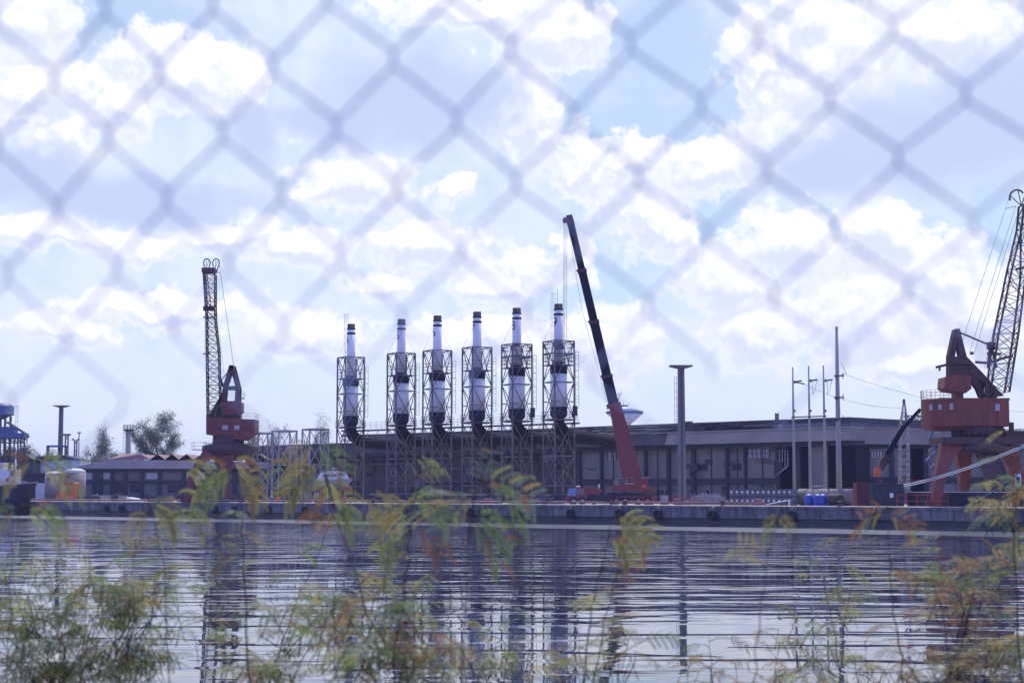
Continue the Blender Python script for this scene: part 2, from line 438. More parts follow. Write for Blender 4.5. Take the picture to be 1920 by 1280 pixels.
for i_ in (-7, ): mb.mi[i_] = 0
qbox(mb, U0 - .3, U0 + .5, .2, 38, -2, QZ - .1, 0)
qbox(mb, u, U1, .1, 1.3, -2, QZ - .32, 0)
tag(mb.build('quay_wall', [concrete, wet_band, concrete_top]), kind='structure')

# ------------------------------------------------------------------ warehouse facade (along the quay)
def WD(x): return F * 9.94 / (90 + .0319 * (x - 660))
def warehouse():
    A = P(470, 880, WD(470)); A.z = QZ; B = P(1606, 880, WD(1606)); B.z = QZ
    d = (B - A).normalized(); ang = math.atan2(d.y, d.x); ln = (B - A).length
    n = Vector((-d.y, d.x, 0))
    t = thing('warehouse', 'long grey and beige dock warehouse with dark columns behind the truck crane', 'warehouse', A, ang)
    def ux(x):                       # along the facade for a photo column
        k = (x - 960) / F * math.cos(TH)
        # solve A + d*u with X = k*Y
        return (k * A.y - A.x) / (d.x - k * d.y)
    xr = ux(1606)
    xm = ux(1088)
    H_ev, H_fb, H_ft, H_rf = 9.0, 9.7, 11.75, 12.6
    mw = MB()
    mw.bx(xm, ux(1462), 0, .3, 0, H_ev)
    mw.bx(ux(1522), ux(1552), 0, .3, 0, H_ev)
    mw.build('wall', beige, t)
    mw = MB(); mw.bx(0, xm - .02, .05, .35, 0, H_ft - 1); mw.build('wall', redbrown, t)['label'] = 'dark red brown sheet wall behind the chimneys'
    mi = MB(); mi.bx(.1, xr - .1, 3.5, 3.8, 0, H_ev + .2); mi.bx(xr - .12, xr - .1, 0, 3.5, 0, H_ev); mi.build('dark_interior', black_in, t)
    md = MB(); md.bx(0, xr + .2, -1.2, 3.0, H_ev, H_fb); md.build('eave_beam', darkgrey, t)
    # fascia leaning out, built as a tapered slab
    mf = MB(); x0 = ux(1090)
    for a, b2 in ((x0, ux(1262)), (ux(1262) + .05, xr + .25)):
        mf.add([(a, -2.2, H_fb + .05), (b2, -2.2, H_fb + .05), (b2, 3, H_fb + .05), (a, 3, H_fb + .05), (a, -1.3, H_ft), (b2, -1.3, H_ft), (b2, 3, H_ft), (a, 3, H_ft)],
               [(3, 2, 1, 0), (4, 5, 6, 7), (0, 1, 5, 4), (1, 2, 6, 5), (2, 3, 7, 6), (3, 0, 4, 7)], 0 if a > x0 + 1 else 1)
    mf.build('fascia', [beige_l, roofgrey], t)
    mf = MB(); mf.add([(0, -1.6, H_fb - .1), (x0 - .05, -1.6, H_fb - .1), (x0 - .05, 3, H_fb), (0, 3, H_fb), (0, -1.2, H_ft - .2), (x0 - .05, -1.2, H_ft - .2), (x0 - .05, 3, H_ft), (0, 3, H_ft)],
           [(3, 2, 1, 0), (4, 5, 6, 7), (0, 1, 5, 4), (1, 2, 6, 5), (2, 3, 7, 6), (3, 0, 4, 7)])
    mf.build('fascia', redbrown, t)
    mc = MB(); mc.bx(0, xr + .27, -1.5, 3, H_ft + .005, H_ft + .16); mc.build('coping', concrete_top, t)
    mr = MB()
    # stepped dark roof behind with torn sheets and pipes
    mr.bx(ux(640), xr - 6, 7, 40, H_ft - 1.5, H_rf + 1.2)
    for i in range(70):
        x = R.uniform(ux(640), ux(1560)); l = R.uniform(1.5, 7)
        mr.box((x, 6.4 - R.uniform(0, 2.5), H_ft + R.uniform(.3, 1.7)), (l, R.uniform(.2, 1.6), R.uniform(.1, .45)), R.choice((0, 0, 1)), R.uniform(-.15, .15))
    for z in (.5, 1.0, 1.5): mr.tube([(ux(660), 3.6 + z, H_ft + z), (ux(1250), 3.6 + z, H_ft + z)], .16, 8, 1)
    mr.build('roof', [roofgrey, steel_d], t)
    mq = MB(); mq.bx(ux(1392), ux(1395), 9, 9.7, H_rf + 1.2, H_rf + 2.4); mq.build('roof_vent', steel_d, t); mq = MB(); mq.bx(ux(1222), ux(1232), 9, 9.7, H_rf + 1.2, H_rf + 1.6); mq.build('roof_vent', steel_d, t)
    for x, wd in ((1088, 9), (1130, 5), (1172, 4), (1213, 5), (1256, 7), (1303, 9), (1366, 5), (1400, 4), (1462, 9), (1500, 10)):
        m = MB(); c = ux(x); hw = wd * .042
        m.bx(c - hw, c + hw, -.55, 0, 0, H_ev - .005)
        if x in (1303, 1462): m.add([(c - hw, -.9, 4.5), (c + hw + .9, -.9, 5.6), (c + hw + .9, -.56, 5.6), (c - hw, -.56, 4.5), (c - hw, -.9, 6.6), (c + hw + .9, -.9, 6.6), (c + hw + .9, -.56, 6.6), (c - hw, -.56, 6.6)],
                                  [(3, 2, 1, 0), (4, 5, 6, 7), (0, 1, 5, 4), (1, 2, 6, 5), (2, 3, 7, 6), (3, 0, 4, 7)])
        m.build('column', darkgrey, t)
    m = MB(); m.bx(xm, ux(1462), -.34, 0, 3.1, 4.05); m.build('belt_beam', darkgrey, t)
    for x0_, x1_, z0, z1 in ((1175, 1194, 7.4, 8.9), (1404, 1444, 7.4, 8.7), (1140, 1156, 7.3, 8.8)):
        fr = MB(); fr.bx(ux(x0_), ux(x1_), -.08, -.002, z0, z1)
        nb = int((x1_ - x0_) / 7)
        f = fr.build('window', pale_glass, t)
        g2 = MB()
        for i in range(nb + 1):
            xx = ux(x0_) + (ux(x1_) - ux(x0_)) * i / nb; g2.bx(xx - .06, xx + .06, -.14, -.085, z0, z1)
        g2.bx(ux(x0_), ux(x1_), -.16, -.142, (z0 + z1) / 2 - .05, (z0 + z1) / 2 + .05)
        g2.build('window_frame', darkgrey, f)
    for x0_, x1_, z0, z1 in ((1374, 1391, 5.3, 6.3), (1310, 1327, 5.4, 6.3)):
        m = MB(); m.bx(ux(x0_), ux(x1_), -.06, -.002, z0, z1); m.bx(ux(x0_) - .1, ux(x1_) + .1, -.12, -.062, z1, z1 + .15); m.build('louvre', darkgrey, t)
    for x in (1234, 1242, 1250, 1327, 1377, 1408, 1450):
        m = MB(); m.bx(ux(x) - .25, ux(x) + .25, -.05, -.002, 1.5, 2.1); m.build('vent', black_in, t)
    for x in (1151, 1234, 1281, 1335, 1384, 1431):
        m = MB(); c = ux(x); m.tube([(c, -.12, H_ev - .1), (c, -.12, .3)], .09, 6); m.build('downpipe', darkgrey, t)
    rw = random.Random(77)
    for i in range(26):
        a = rw.uniform(xm + 1, ux(1455)); z = rw.choice((rw.uniform(.2, 2.4), rw.uniform(4.3, 8.2))); l = rw.uniform(.6, 3.4); m = MB(); m.bx(a, a + l, -.015 - .001 * i, -.001, z, z + rw.uniform(.3, 1.1)); m.build('patched_sheet', mat('stained_panel', (.12, .105, .10), .85, scale=.8, var=.5, streak=5) if i % 3 else roofgrey, t)
    # pipes on the wall by the door
    m = MB()
    for i in range(4):
        xx = ux(1468 + 5 * i)
        m.tube([(xx, -.7, 8.6), (xx, -.7, 5.1 + .3 * i), (xx - .5, -.7, 4.6 + .3 * i), (xx - 1.6, -.7, 4.6 + .3 * i)], .1, 6)
    m.build('wall_pipe', steel, t)
    m = MB(); m.bx(ux(1522), ux(1552), -.5, -.02, 2.6, 2.9); m.build('door_lintel', steel, t)
    # corner seams on the sheet wall behind the chimneys
    m = MB()
    for i in range(60):
        x = R.uniform(.5, xm - 1); l = R.uniform(.3, 2.6); z = R.uniform(.4, 8.2)
        m.bx(x, x + l, -.02 - R.uniform(0, .5), .04, z, z + R.uniform(.12, 1.8), R.choice((0, 0, 1, 2, 3)))
    for i in range(9):
        z = R.uniform(2, 9.4); x = R.uniform(2, xm * .7); m.tube([(x, -.9, z), (x + R.uniform(8, 30), -.9, z)], R.uniform(.08, .2), 6, R.choice((1, 2)))
    m.build('wall_fittings', [black_in, steel_d, redbrown, darkgrey], t)
    return t
warehouse()
# right part of the shed, turned to the camera, with a low gable line
def warehouse_b():
    D = 268.; A = P(1612, 880, D); A.z = QZ
    t = thing('warehouse', 'grey warehouse end with wide dark doors behind the big right crane', 'warehouse', A)
    s = S(D)
    zf = lambda y, x=1700: P(x, y, D).z - QZ
    ux = lambda x: (x - 1612) * s
    x1 = ux(2050)
    m = MB()
    for a, b2 in ((1618, 1703), (1733, 2050)): m.bx(ux(a), ux(b2), 0, .3, 0, zf(838))
    m.build('wall', beige, t)
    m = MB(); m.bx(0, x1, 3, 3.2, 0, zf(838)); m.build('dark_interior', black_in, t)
    for x in (1614, 1672, 1704, 1735, 1810, 1880): m = MB(); m.bx(ux(x) - .35, ux(x) + .35, -.4, 0, 0, zf(840)); m.build('column', darkgrey, t)
    m = MB(); m.bx(-1, x1, -.6, 3, zf(840), zf(832)); m.build('eave_beam', darkgrey, t)
    m = MB(); m.prism([(-.7, zf(832.5)), (x1, zf(836)), (x1, zf(812)), (ux(1730), zf(806)), (-.7, zf(802.8))], -1.9, 2.5); m.build('fascia', beige_l, t)
    m = MB(); m.prism([(-.7, zf(802.7)), (ux(1730), zf(805.9)), (x1, zf(811.9)), (x1, zf(810)), (ux(1730), zf(804.4)), (-.7, zf(801.2))], -2.1, 2.5); m.build('coping', concrete_top, t)
    m = MB(); m.prism([(ux(1480), zf(801)), (ux(1600), zf(801)), (x1, zf(806)), (x1, zf(806)), (ux(1740), zf(799)), (ux(1640), zf(790)), (ux(1590), zf(788)), (ux(1480), zf(792))], 6, 40); m.build('roof', blue_slate, t)
    for a, b2, y0, y1 in ((1633, 1655, 846, 858), (1780, 1812, 846, 862), (1853, 1888, 846, 862)):
        f = MB(); f.bx(ux(a), ux(b2), -.08, -.003, zf(y1), zf(y0)); w_ = f.build('window', pale_glass, t)
        g2 = MB()
        for i in range(5):
            xx = ux(a) + (ux(b2) - ux(a)) * i / 4; g2.bx(xx - .07, xx + .07, -.14, -.085, zf(y1), zf(y0))
        g2.build('window_frame', darkgrey, w_)
    m = MB(); m.bx(ux(1618), ux(1703), -.3, -.002, zf(905), zf(894)); m.build('belt_beam', darkgrey, t); m = MB(); m.bx(ux(1736), x1, -.3, -.002, zf(905), zf(894)); m.build('belt_beam', darkgrey, t)
blue_slate = mat('bluish_roof_sheet', (.12, .13, .17), .6, scale=.3, var=.3)
warehouse_b()

# ------------------------------------------------------------------ chimneys in lattice towers
def arc(cx, cy, rx, ry, a0, a1, n=14):
    return [(cx + rx * math.cos(math.radians(a0 + (a1 - a0) * i / n)), cy + ry * math.sin(math.radians(a0 + (a1 - a0) * i / n))) for i in range(n + 1)]
DIG = {4: [[(.45, 0), (.45, 1), (0, .33), (.62, .33)]],
       5: [[(.55, 1), (.12, 1), (.08, .56)] + arc(.28, .32, .28, .32, 120, -140)],
       6: [arc(.3, .3, .27, .3, 0, 360, 20), [(.5, .97), (.32, .92), (.12, .68), (.03, .32)]],
       7: [[(.02, 1), (.6, 1), (.36, .5), (.24, 0)]],
       8: [arc(.3, .76, .23, .24, 0, 360, 18), arc(.3, .27, .28, .27, 0, 360, 18)],
       9: [arc(.3, .7, .27, .3, 0, 360, 20), [(.1, .03), (.28, .08), (.48, .32), (.57, .68)]]}
def dens(pl, st=.06):
    out = [pl[0]]
    for a, b in zip(pl, pl[1:]):
        n = max(1, int(math.hypot(b[0] - a[0], b[1] - a[1]) / st))
        out += [(a[0] + (b[0] - a[0]) * i / n, a[1] + (b[1] - a[1]) * i / n) for i in range(1, n + 1)]
    return out
RS, RL = .70, 1.30               # radii of the upper stack and of the silencer
def digit(mb, k, phi0, z0, size=1.3):
    for pl in DIG[k]:
        pl = dens(pl)
        for i in range(len(pl) - 1):
            a, b2 = Vector(pl[i]), Vector(pl[i + 1]); d = (b2 - a)
            if d.length < 1e-6: continue
            d.normalize(); n = Vector((-d.y, d.x)) * .10
            a = a - d * .02; b2 = b2 + d * .02
            vs = []
            for q in (a - n, b2 - n, b2 + n, a + n):
                ph = phi0 + (q.x - .3) * size / RS
                r = RS + .012
                vs.append((r * math.sin(ph), -r * math.cos(ph), z0 + q.y * size))
            mb.quad(*vs)
TROT = math.radians(29)
HD = 1.745                        # half side
def tc4(z, k=1.0):
    out = []
    for a, b2 in ((-1, -1), (1, -1), (1, 1), (-1, 1)):
        x, y = a * HD * k, b2 * HD * k
        out.append(Vector((x * math.cos(TROT) - y * math.sin(TROT), x * math.sin(TROT) + y * math.cos(TROT), z)))
    return out
TIERS = [0, 2.8, 7.3, 12.8, 18.6, 24.9]
def frame_mesh(m, tiers, leg=.26, br=.13):
    for p in tc4(0): m.bar(p, p + Vector((0, 0, tiers[-1])), leg)
    for i, z in enumerate(tiers):
        c = tc4(z)
        if i:
            for j in range(4): m.bar(c[j], c[(j + 1) % 4], br * 1.15)
        if i and i < len(tiers):
            lo = tc4(tiers[i - 1])
            for j in range(4):
                if i == 1: continue
                m.bar(lo[j], c[(j + 1) % 4], br); m.bar(lo[(j + 1) % 4], c[j], br)
def chimney_tower():
    t = thing('chimney_tower', '-', 'chimney', (0, 0, 0), 0, 'numbered white chimneys in lattice frames')
    m = MB(); frame_mesh(m, TIERS)
    c = tc4(24.9)
    for j in range(4):              # knees under the top ring
        a, b2 = c[j], c[(j + 1) % 4]; u = (b2 - a).normalized()
        m.bar(a + Vector((0, 0, -1.2)), a + u * 1.0, .09); m.bar(b2 + Vector((0, 0, -1.2)), b2 - u * 1.0, .09)
    c = tc4(15.6)
    for j in range(4): m.bar(c[j], c[j].lerp(c[(j + 1) % 4], .3), .12); m.bar(c[(j + 1) % 4], c[j].lerp(c[(j + 1) % 4], .7), .12)
    c18 = tc4(18.6)
    for j in range(4): m.bar(c18[j], c18[j] * .45 + Vector((0, 0, 18.6 * .55)), .12)
    m.build('lattice_frame', frame_m, t)
    m = MB(); m.lathe([(RS, 21.6), (RS, 29.8)], seg=28); m.build('stack', stack_w, t)
    for pr in ([(RS + .04, 28.88), (RS + .04, 29.22)], [(RS + .04, 29.73), (RS + .04, 29.95), (RS - .05, 29.96), (RS - .05, 30.7)], [(RS + .06, 21.45), (RS + .06, 21.66)]):
        m = MB(); m.lathe(pr, seg=28); m.build('black_band', stack_k, t)
    m = MB(); m.lathe([(.5, 21.19), (.5, 21.5)], seg=20); m.build('neck', stack_w, t)
    m = MB(); m.lathe([(RL, 14.75), (RL, 19.95)], seg=32); m.build('silencer', stack_w, t)
    m = MB(); m.lathe([(RL + .03, 19.9), (RL + .03, 20.9), (RL - .1, 21.2)], seg=32); m.build('silencer_collar', stack_k, t)
    m = MB(); m.lathe([(.7, 12.9), (RL - .15, 13.3), (RL + .03, 13.6), (RL + .03, 14.8)], seg=32); m.build('silencer_collar', stack_k, t)
    m = MB()
    m.tube([(0, 0, 13.0), (0, 0, 12.3), (.35, .5, 11.5), (1.1, 1.5, 10.8), (2.4, 3.2, 10.4), (5, 8, 10.2), (9, 14, 10.0)], [.75, .9, 1.0, 1.0, 1.0, 1.0, 1.0], 14); m.build('exhaust_duct', duct_m, t)
    m = MB()
    for z, k in ((12.85, 1.12), (21.2, 1.0)):
        c = tc4(z, k); m.add([p for p in c] + [p + Vector((0, 0, .1)) for p in c], [(3, 2, 1, 0), (4, 5, 6, 7), (0, 1, 5, 4), (1, 2, 6, 5), (2, 3, 7, 6), (3, 0, 4, 7)]) if z < 20 else None
        if z > 20:
            m.build('platform', steel_d, t); m = MB()
            for j in range(4): m.bar(c[j], c[(j + 1) % 4], .14)
            for j in range(4): m.bar(c[j].lerp(c[(j + 1) % 4], .5), Vector((c[j].lerp(c[(j + 1) % 4], .5).x * .45, c[j].lerp(c[(j + 1) % 4], .5).y * .45, z)), .12)
        railing(m, c + [c[0]], 1.6 if z > 20 else 1.2, .028, 1.6, 2)
    m.build('platform', steel_d, t)
    m = MB()
    p = tc4(0)[1] + Vector((.45, -.05, 0)); ladder(m, p + Vector((0, 0, 14.6)), p + Vector((0, 0, 23.2)), .48, .055, .95)
    for z in (16, 18.2, 20.4, 22.6): m.bar(p + Vector((-.5, .05, z)), p + Vector((.3, 0, z)), .05)
    m.build('ladder', steel_d, t)
    m = MB()
    for q in tc4(24.9): m.tube([(q.x * .28, q.y * .28, 28.2), q], .014, 4)
    m.build('guy_wire', cable_m, t)
    return t
proto = chimney_tower()
TX = [(656, 4), (751, 5), (819, 6), (894, 7), (969, 8), (1048, 9)]
TPOS = []; TT = []
for i, (x, k) in enumerate(TX):
    D = 262. * 352 / (314 + (x - 656) * .0969)
    p = P(x, 921, D); p.z = QZ; TPOS.append(p)
    lab = {4: 'white chimney numbered 4 with ladder mast, shortest and leftmost lattice frame', 5: 'white chimney numbered 5 in its steel lattice frame', 6: 'white chimney numbered 6 in its steel lattice frame',
           7: 'white chimney numbered 7 in its steel lattice frame', 8: 'white chimney numbered 8 with scaffold rails inside its lattice frame', 9: 'white chimney numbered 9 with ladder mast, beside the crane boom'}[k]
    if i == 0: r = proto; r.location = p; r['label'] = lab
    else: r = dup(proto, p, lab)
    TT.append((k, r))
for k, r in TT:
    m = MB(); digit(m, k, math.radians({4: -78, 5: -68, 6: -68, 7: -70, 8: -62, 9: -60}[k]), 27.3); m.build('painted_number', stack_k, r)
    if k in (4, 9):
        m = MB(); ladder(m, (-1.02, -.3, 23.5), (-1.02, -.3, 32.3), .3, .05, 1.1); m.bar((-1.2, -.3, 32.3), (-.5, -.3, 32.3), .05); m.bar((-.55, -.3, 30), (-.55, -.3, 32.3), .04)
        m.build('ladder_mast', steel_d, r)
    if k == 9:
        m = MB(); m.bar((-.15, 0, 30.6), (-.15, 0, 33.0), .05); m.build('lightning_rod', steel_d, r)
        m = MB(); m.lathe([(RS + .05, 23.6), (RS + .05, 24.6)], seg=24); m.build('black_band', stack_k, r)
    if k in (8, 9):
        m = MB()
        for z in (21.9, 22.5, 23.1, 23.9, 24.5):
            c = tc4(z, .97)
            for j in range(4): m.bar(c[j], c[(j + 1) % 4], .06)
        for j in range(4):
            for q in (.2, .5, .8):
                a = tc4(21.3, .97); pnt = a[j].lerp(a[(j + 1) % 4], q); m.bar(pnt, pnt + Vector((0, 0, 3.3)), .06)
        c = tc4(22.9, .95); m.bar(c[0], c[1], .2); m.bar(c[1], c[2], .2); m.bar(c[3], c[0], .2)
        m.box((0, -.5, 24.9), (.9, .4, .5)); m.build('scaffold_rail', steel_d, r)
        m = MB(); q = tc4(13.2)[1]; m.box((q.x + .1, q.y + .1, 14.2), (.75, .75, 1.5)); m.build('control_box', navy, r)
# walkway bridging the chimneys
def walkway():
    t = thing('walkway', 'long railed steel walkway linking the chimney frames at mid height', 'walkway', TPOS[0])
    m = MB(); mr = MB()
    pts = [TPOS[0] + Vector((-2.2, 0, 0))] + TPOS + [TPOS[-1] + (TPOS[-1] - TPOS[-2]).normalized() * 3.2]
    off = Vector((.55, 1.3, 0))
    pts = [p - TPOS[0] + off + Vector((0, 0, 12.3)) for p in pts]
    for a, b2 in zip(pts, pts[1:]):
        m.bar(a, b2, .25, .9)
        n = max(2, int((b2 - a).length / 2.2))
        for i in range(n): 
            p = a.lerp(b2, (i + .5) / n); m.bar(p, p + Vector((-.9, 0, -1.6)), .09)
        m.bar(a + Vector((0, 0, -1.7)), b2 + Vector((0, 0, -1.7)), .16); m.tube([a + Vector((0, .5, -.8)), b2 + Vector((0, .5, -.8))], .18, 6)
    m.build('deck', steel_d, t)
    railing(mr, [p + Vector((0, -.45, 0)) for p in pts], 1.3, .026, 1.25, 2); mr.build('railing', steel_d, t)
walkway()
# bare lattice frames left of the chimneys
lab = ['bare grey lattice frame standing empty beside chimney four', 'bare grey lattice frame, middle one of three left of the chimneys', 'bare narrow lattice frame next to the left crane, half hidden by shrubs']
for i, (x, yt, sc) in enumerate(((590, 806, 1.0), (532, 809, .98), (492, 813, .8))):
    D = 262. * 352 / (314 + (x - 656) * .0969)
    p = P(x, 921, D); p.z = QZ; h = P(x, yt, D).z - QZ
    t = thing('steel_scaffold', lab[i], 'scaffold', p, 0, 'bare lattice frames beside the chimneys')
    m = MB(); frame_mesh(m, [0, 2.6, 6.6, h], .24, .13); c = tc4(h)
    for q in c: q.x *= 1.
    for j in range(4): m.bar(c[j] + Vector((0, 0, .1)), c[(j + 1) % 4] + Vector((0, 0, .1)), .25)
    o = m.build('frame', steel, t); o.scale = (sc, sc, 1)
    m = MB(); c = tc4(0)
    for q in c: m.box((q.x * sc, q.y * sc, .15), (.7, .7, .3))
    m.build('footing', concrete_top, t)

# ------------------------------------------------------------------ portal cranes
def outline(mb, O, pts, D, y0, y1, m=0):
    mb.prism([((P(x, y, D) - O).x, (P(x, y, D) - O).z) for x, y in pts], y0, y1, m)
def limb(mb, O, pts, dy, dep, m=0):
    """tapering bent box leg: pts (x, y, width px); dy depth offset, dep depth of the section"""
    D = O.y
    for (x0, y0, w0, e0), (x1, y1, w1, e1) in zip(pts, pts[1:]):
        s = S(D); vs = []
        for x, y, w_, e in ((x0, y0, w0, e0), (x1, y1, w1, e1)):
            c = P(x, y, D) - O
            for i, j in ((-1, -1), (1, -1), (1, 1), (-1, 1)): vs.append((c.x + i * w_ * s / 2, e + j * dep / 2, c.z))
        mb.add(vs, [(3, 2, 1, 0), (4, 5, 6, 7), (0, 1, 5, 4), (1, 2, 6, 5), (2, 3, 7, 6), (3, 0, 4, 7)], m)
def left_crane():
    O = Q(428, 6.5); D = O.y; s = S(D)
    t = thing('portal_crane', 'dark red harbour portal crane at left with upright lattice jib', 'crane', O)
    lp = lambda x, y, dy=0: P(x, y, D + dy) - O
    by = 921 + (HC - QZ) / s          # photo row of the quay under it
    for pts, e, mm in (([(398, 846, 22, -3.), (380, 872, 15, -3.6), (366, 900, 11, -4.2), (359, by, 9, -4.6)], 0, crane_red),
                       ([(412, 850, 24, 0), (410, 880, 17, 3.0), (406, 905, 12, 3.8), (405, by, 9, 4.4)], 0, steel_d),
                       ([(432, 850, 26, -3.), (430, 880, 18, -3.6), (433, 905, 11, -4.2), (436, by, 9, -4.6)], 0, crane_red),
                       ([(456, 846, 22, 2.), (470, 872, 15, 3.), (476, 900, 11, 3.9), (479, by, 9, 4.4)], 0, crane_dark)):
        m = MB(); limb(m, O, pts, e, 1.3); lg = m.build('portal_leg', mm, t)
        x, y, wd, e2 = pts[-1]; c = lp(x, y)
        b2 = MB(); b2.box((c.x, e2, .35), (1.9, 1.0, .5)); 
        for dx in (-.55, .55): b2.tube([(c.x + dx, e2 - .55, .3), (c.x + dx, e2 + .55, .3)], .28, 10)
        b2.build('wheel_bogie', crane_dark, lg)
    m = MB(); c = lp(428, 842); m.lathe([(3.2, -1.6), (4.6, -.6), (4.6, .5), (3.5, .9)], (c.x, 0, c.z), 20); 
    a = lp(388, 846); b2 = lp(470, 846); m.bx(a.x, b2.x, -3.6, 3.6, a.z - .5, a.z + .35); m.build('portal_deck', crane_dark, t)
    m = MB(); z = a.z + .35; railing(m, [(a.x, -3.6, z), (b2.x, -3.6, z), (b2.x, 3.6, z), (a.x, 3.6, z), (a.x, -3.6, z)], 1.1, .03); 
    e = lp(362, 846); m.bx(e.x, a.x, -1.2, 1.0, z - .1, z); railing(m, [(a.x, -1.2, z), (e.x, -1.2, z), (e.x, 1., z)], 1.2, .03); m.build('deck_railing', crane_dark, t)
    m = MB(); c = lp(428, 832); m.lathe([(2.9, -.9), (2.7, 1.4)], (c.x, 0, c.z), 24); m.build('slewing_ring', crane_dark, t)
    m = MB(); outline(m, O, [(391, 783), (482, 787), (481, 812), (462, 826), (391, 815)], D, -2.4, 2.4)
    h = m.build('machine_house', crane_red, t)
    for x0, x1 in ((421, 432), (443, 453)):
        m = MB(); a = lp(x0, 806); b2 = lp(x1, 798); m.bx(a.x, b2.x, -2.45, -2.402, a.z, b2.z); m.build('window', pale_glass, h)
    m = MB(); a = lp(391, 782); b2 = lp(482, 782); railing(m, [(b2.x - 3, -2.3, a.z - .3), (b2.x, -2.3, a.z - .45), (b2.x, 2.3, a.z - .45)], 1., .025, 1.2); m.build('roof_railing', crane_dark, h)
    # A frame tower
    m = MB()
    for e in (-1.3, 1.3):
        outline(m, O, [(432, 686), (440, 686), (451, 729), (450, 760), (442, 760), (444, 727), (437, 701), (434, 701), (426, 724), (423, 760), (416, 760), (420, 727)], D, e - .2, e + .2)
    outline(m, O, [(424, 724), (447, 724), (449, 731), (422, 731)], D, -1.1, 1.1)
    a = lp(433, 688); m.bx(a.x, a.x + .6, -1.5, 1.5, a.z - .6, a.z + .25)
    outline(m, O, [(420, 752), (450, 752), (452, 786), (410, 786)], D, -1.05, 1.05)
    a = lp(450, 746); m.bx(a.x, a.x + .7, -1, 1, a.z - .12, a.z); railing(m, [(a.x + .7, -1, a.z), (a.x + .7, 1, a.z)], 1.0, .03)
    m.build('tower_frame', crane_dark, t)
    m = MB(); outline(m, O, [(416, 755), (455, 755), (455, 772), (450, 778), (418, 778)], D, -1.6, 1.6); m.build('counterweight', crane_red, t)
    # raking struts towards the jib foot
    m = MB()
    for e in (-1.4, 1.4):
        for q in (((424, 735), (392, 786)), ((418, 742), (402, 786)), ((412, 752), (424, 786))):
            a = lp(*q[0]); b2 = lp(*q[1]); m.bar((a.x, e, a.z), (b2.x, e, b2.z), .42)
    m.build('strut', crane_dark, t)
    # jib
    m = MB(); wd = .9
    secs = [((390, 786), (414, 782)), ((388.5, 660), (411, 660)), ((388, 598), (404, 598)), ((384, 515), (404, 515))]
    ns = (8, 4, 5)
    for i in range(3):
        (l0, r0), (l1, r1) = secs[i], secs[i + 1]
        f = lambda q, e: Vector((lp(*q).x, e, lp(*q).z))
        m.truss([f(l0, -wd), f(r0, -wd), f(r0, wd), f(l0, wd)], [f(l1, -wd), f(r1, -wd), f(r1, wd), f(l1, wd)], ns[i], .22, .085, x=True)
    for y in (596, 664):
        a = lp(383, y); b2 = lp(402 if y == 596 else 397, y); m.bar((a.x, -1, a.z), (b2.x, -1, b2.z), .22)
    m.build('jib', crane_dark, t)
    m = MB()
    a = lp(380, 512); b2 = lp(404, 508); m.bx(a.x, b2.x, -1.1, 1.1, a.z, a.z + .85)
    for cx in (388, 405):            # sheave hoops on top
        pts = []
        for i in range(13):
            an = math.radians(-30 + 240 * i / 12)
            pts.append(P(cx + 6.2 * math.cos(an) * (1 if cx > 395 else 1), 493 - 8 * math.sin(an), D) - O)
        m.tube([P(cx - 4 if cx < 395 else cx - 6, 510, D) - O] + pts[::-1] + [P(cx + 1, 510, D) - O], .1, 6)
        m.bar(lp(cx, 485), lp(cx - 2, 508), .07); m.bar(lp(cx + 4, 488), lp(cx - 3, 508), .07)
    m.bar(lp(404, 511), lp(414, 511), .09)
    a = lp(381, 512); b2 = lp(386, 580)      # hanging fly section beside the jib
    m.truss([lp(380.5, 512, -.4), lp(388, 512, -.4), lp(388, 512, .4), lp(380.5, 512, .4)], [lp(384.5, 578, -.4), lp(396, 575, -.4), lp(396, 575, .4), lp(384.5, 578, .4)], 5, .13, .07)
    for x in (386, 396): m.lathe([(.1, -.5), (.5, -.4), (.5, .4), (.1, .5)], lp(x, 578), 10)
    m.build('jib_head', crane_dark, t)
    m = MB(); m.tube([lp(411, 495), lp(438, 686)], .04, 5); m.tube([lp(404, 560), lp(420, 700)], .022, 4); m.tube([lp(384, 590, -1), lp(384, 672, -1)], .022, 4); m.build('hoist_rope', cable_m, t)
    m = MB(); m.bar(lp(432, 692), lp(415, 712), .16); m.bar(lp(411, 706), lp(418, 724), .5); m.build('tie_rod', crane_dark, t)
left_crane()
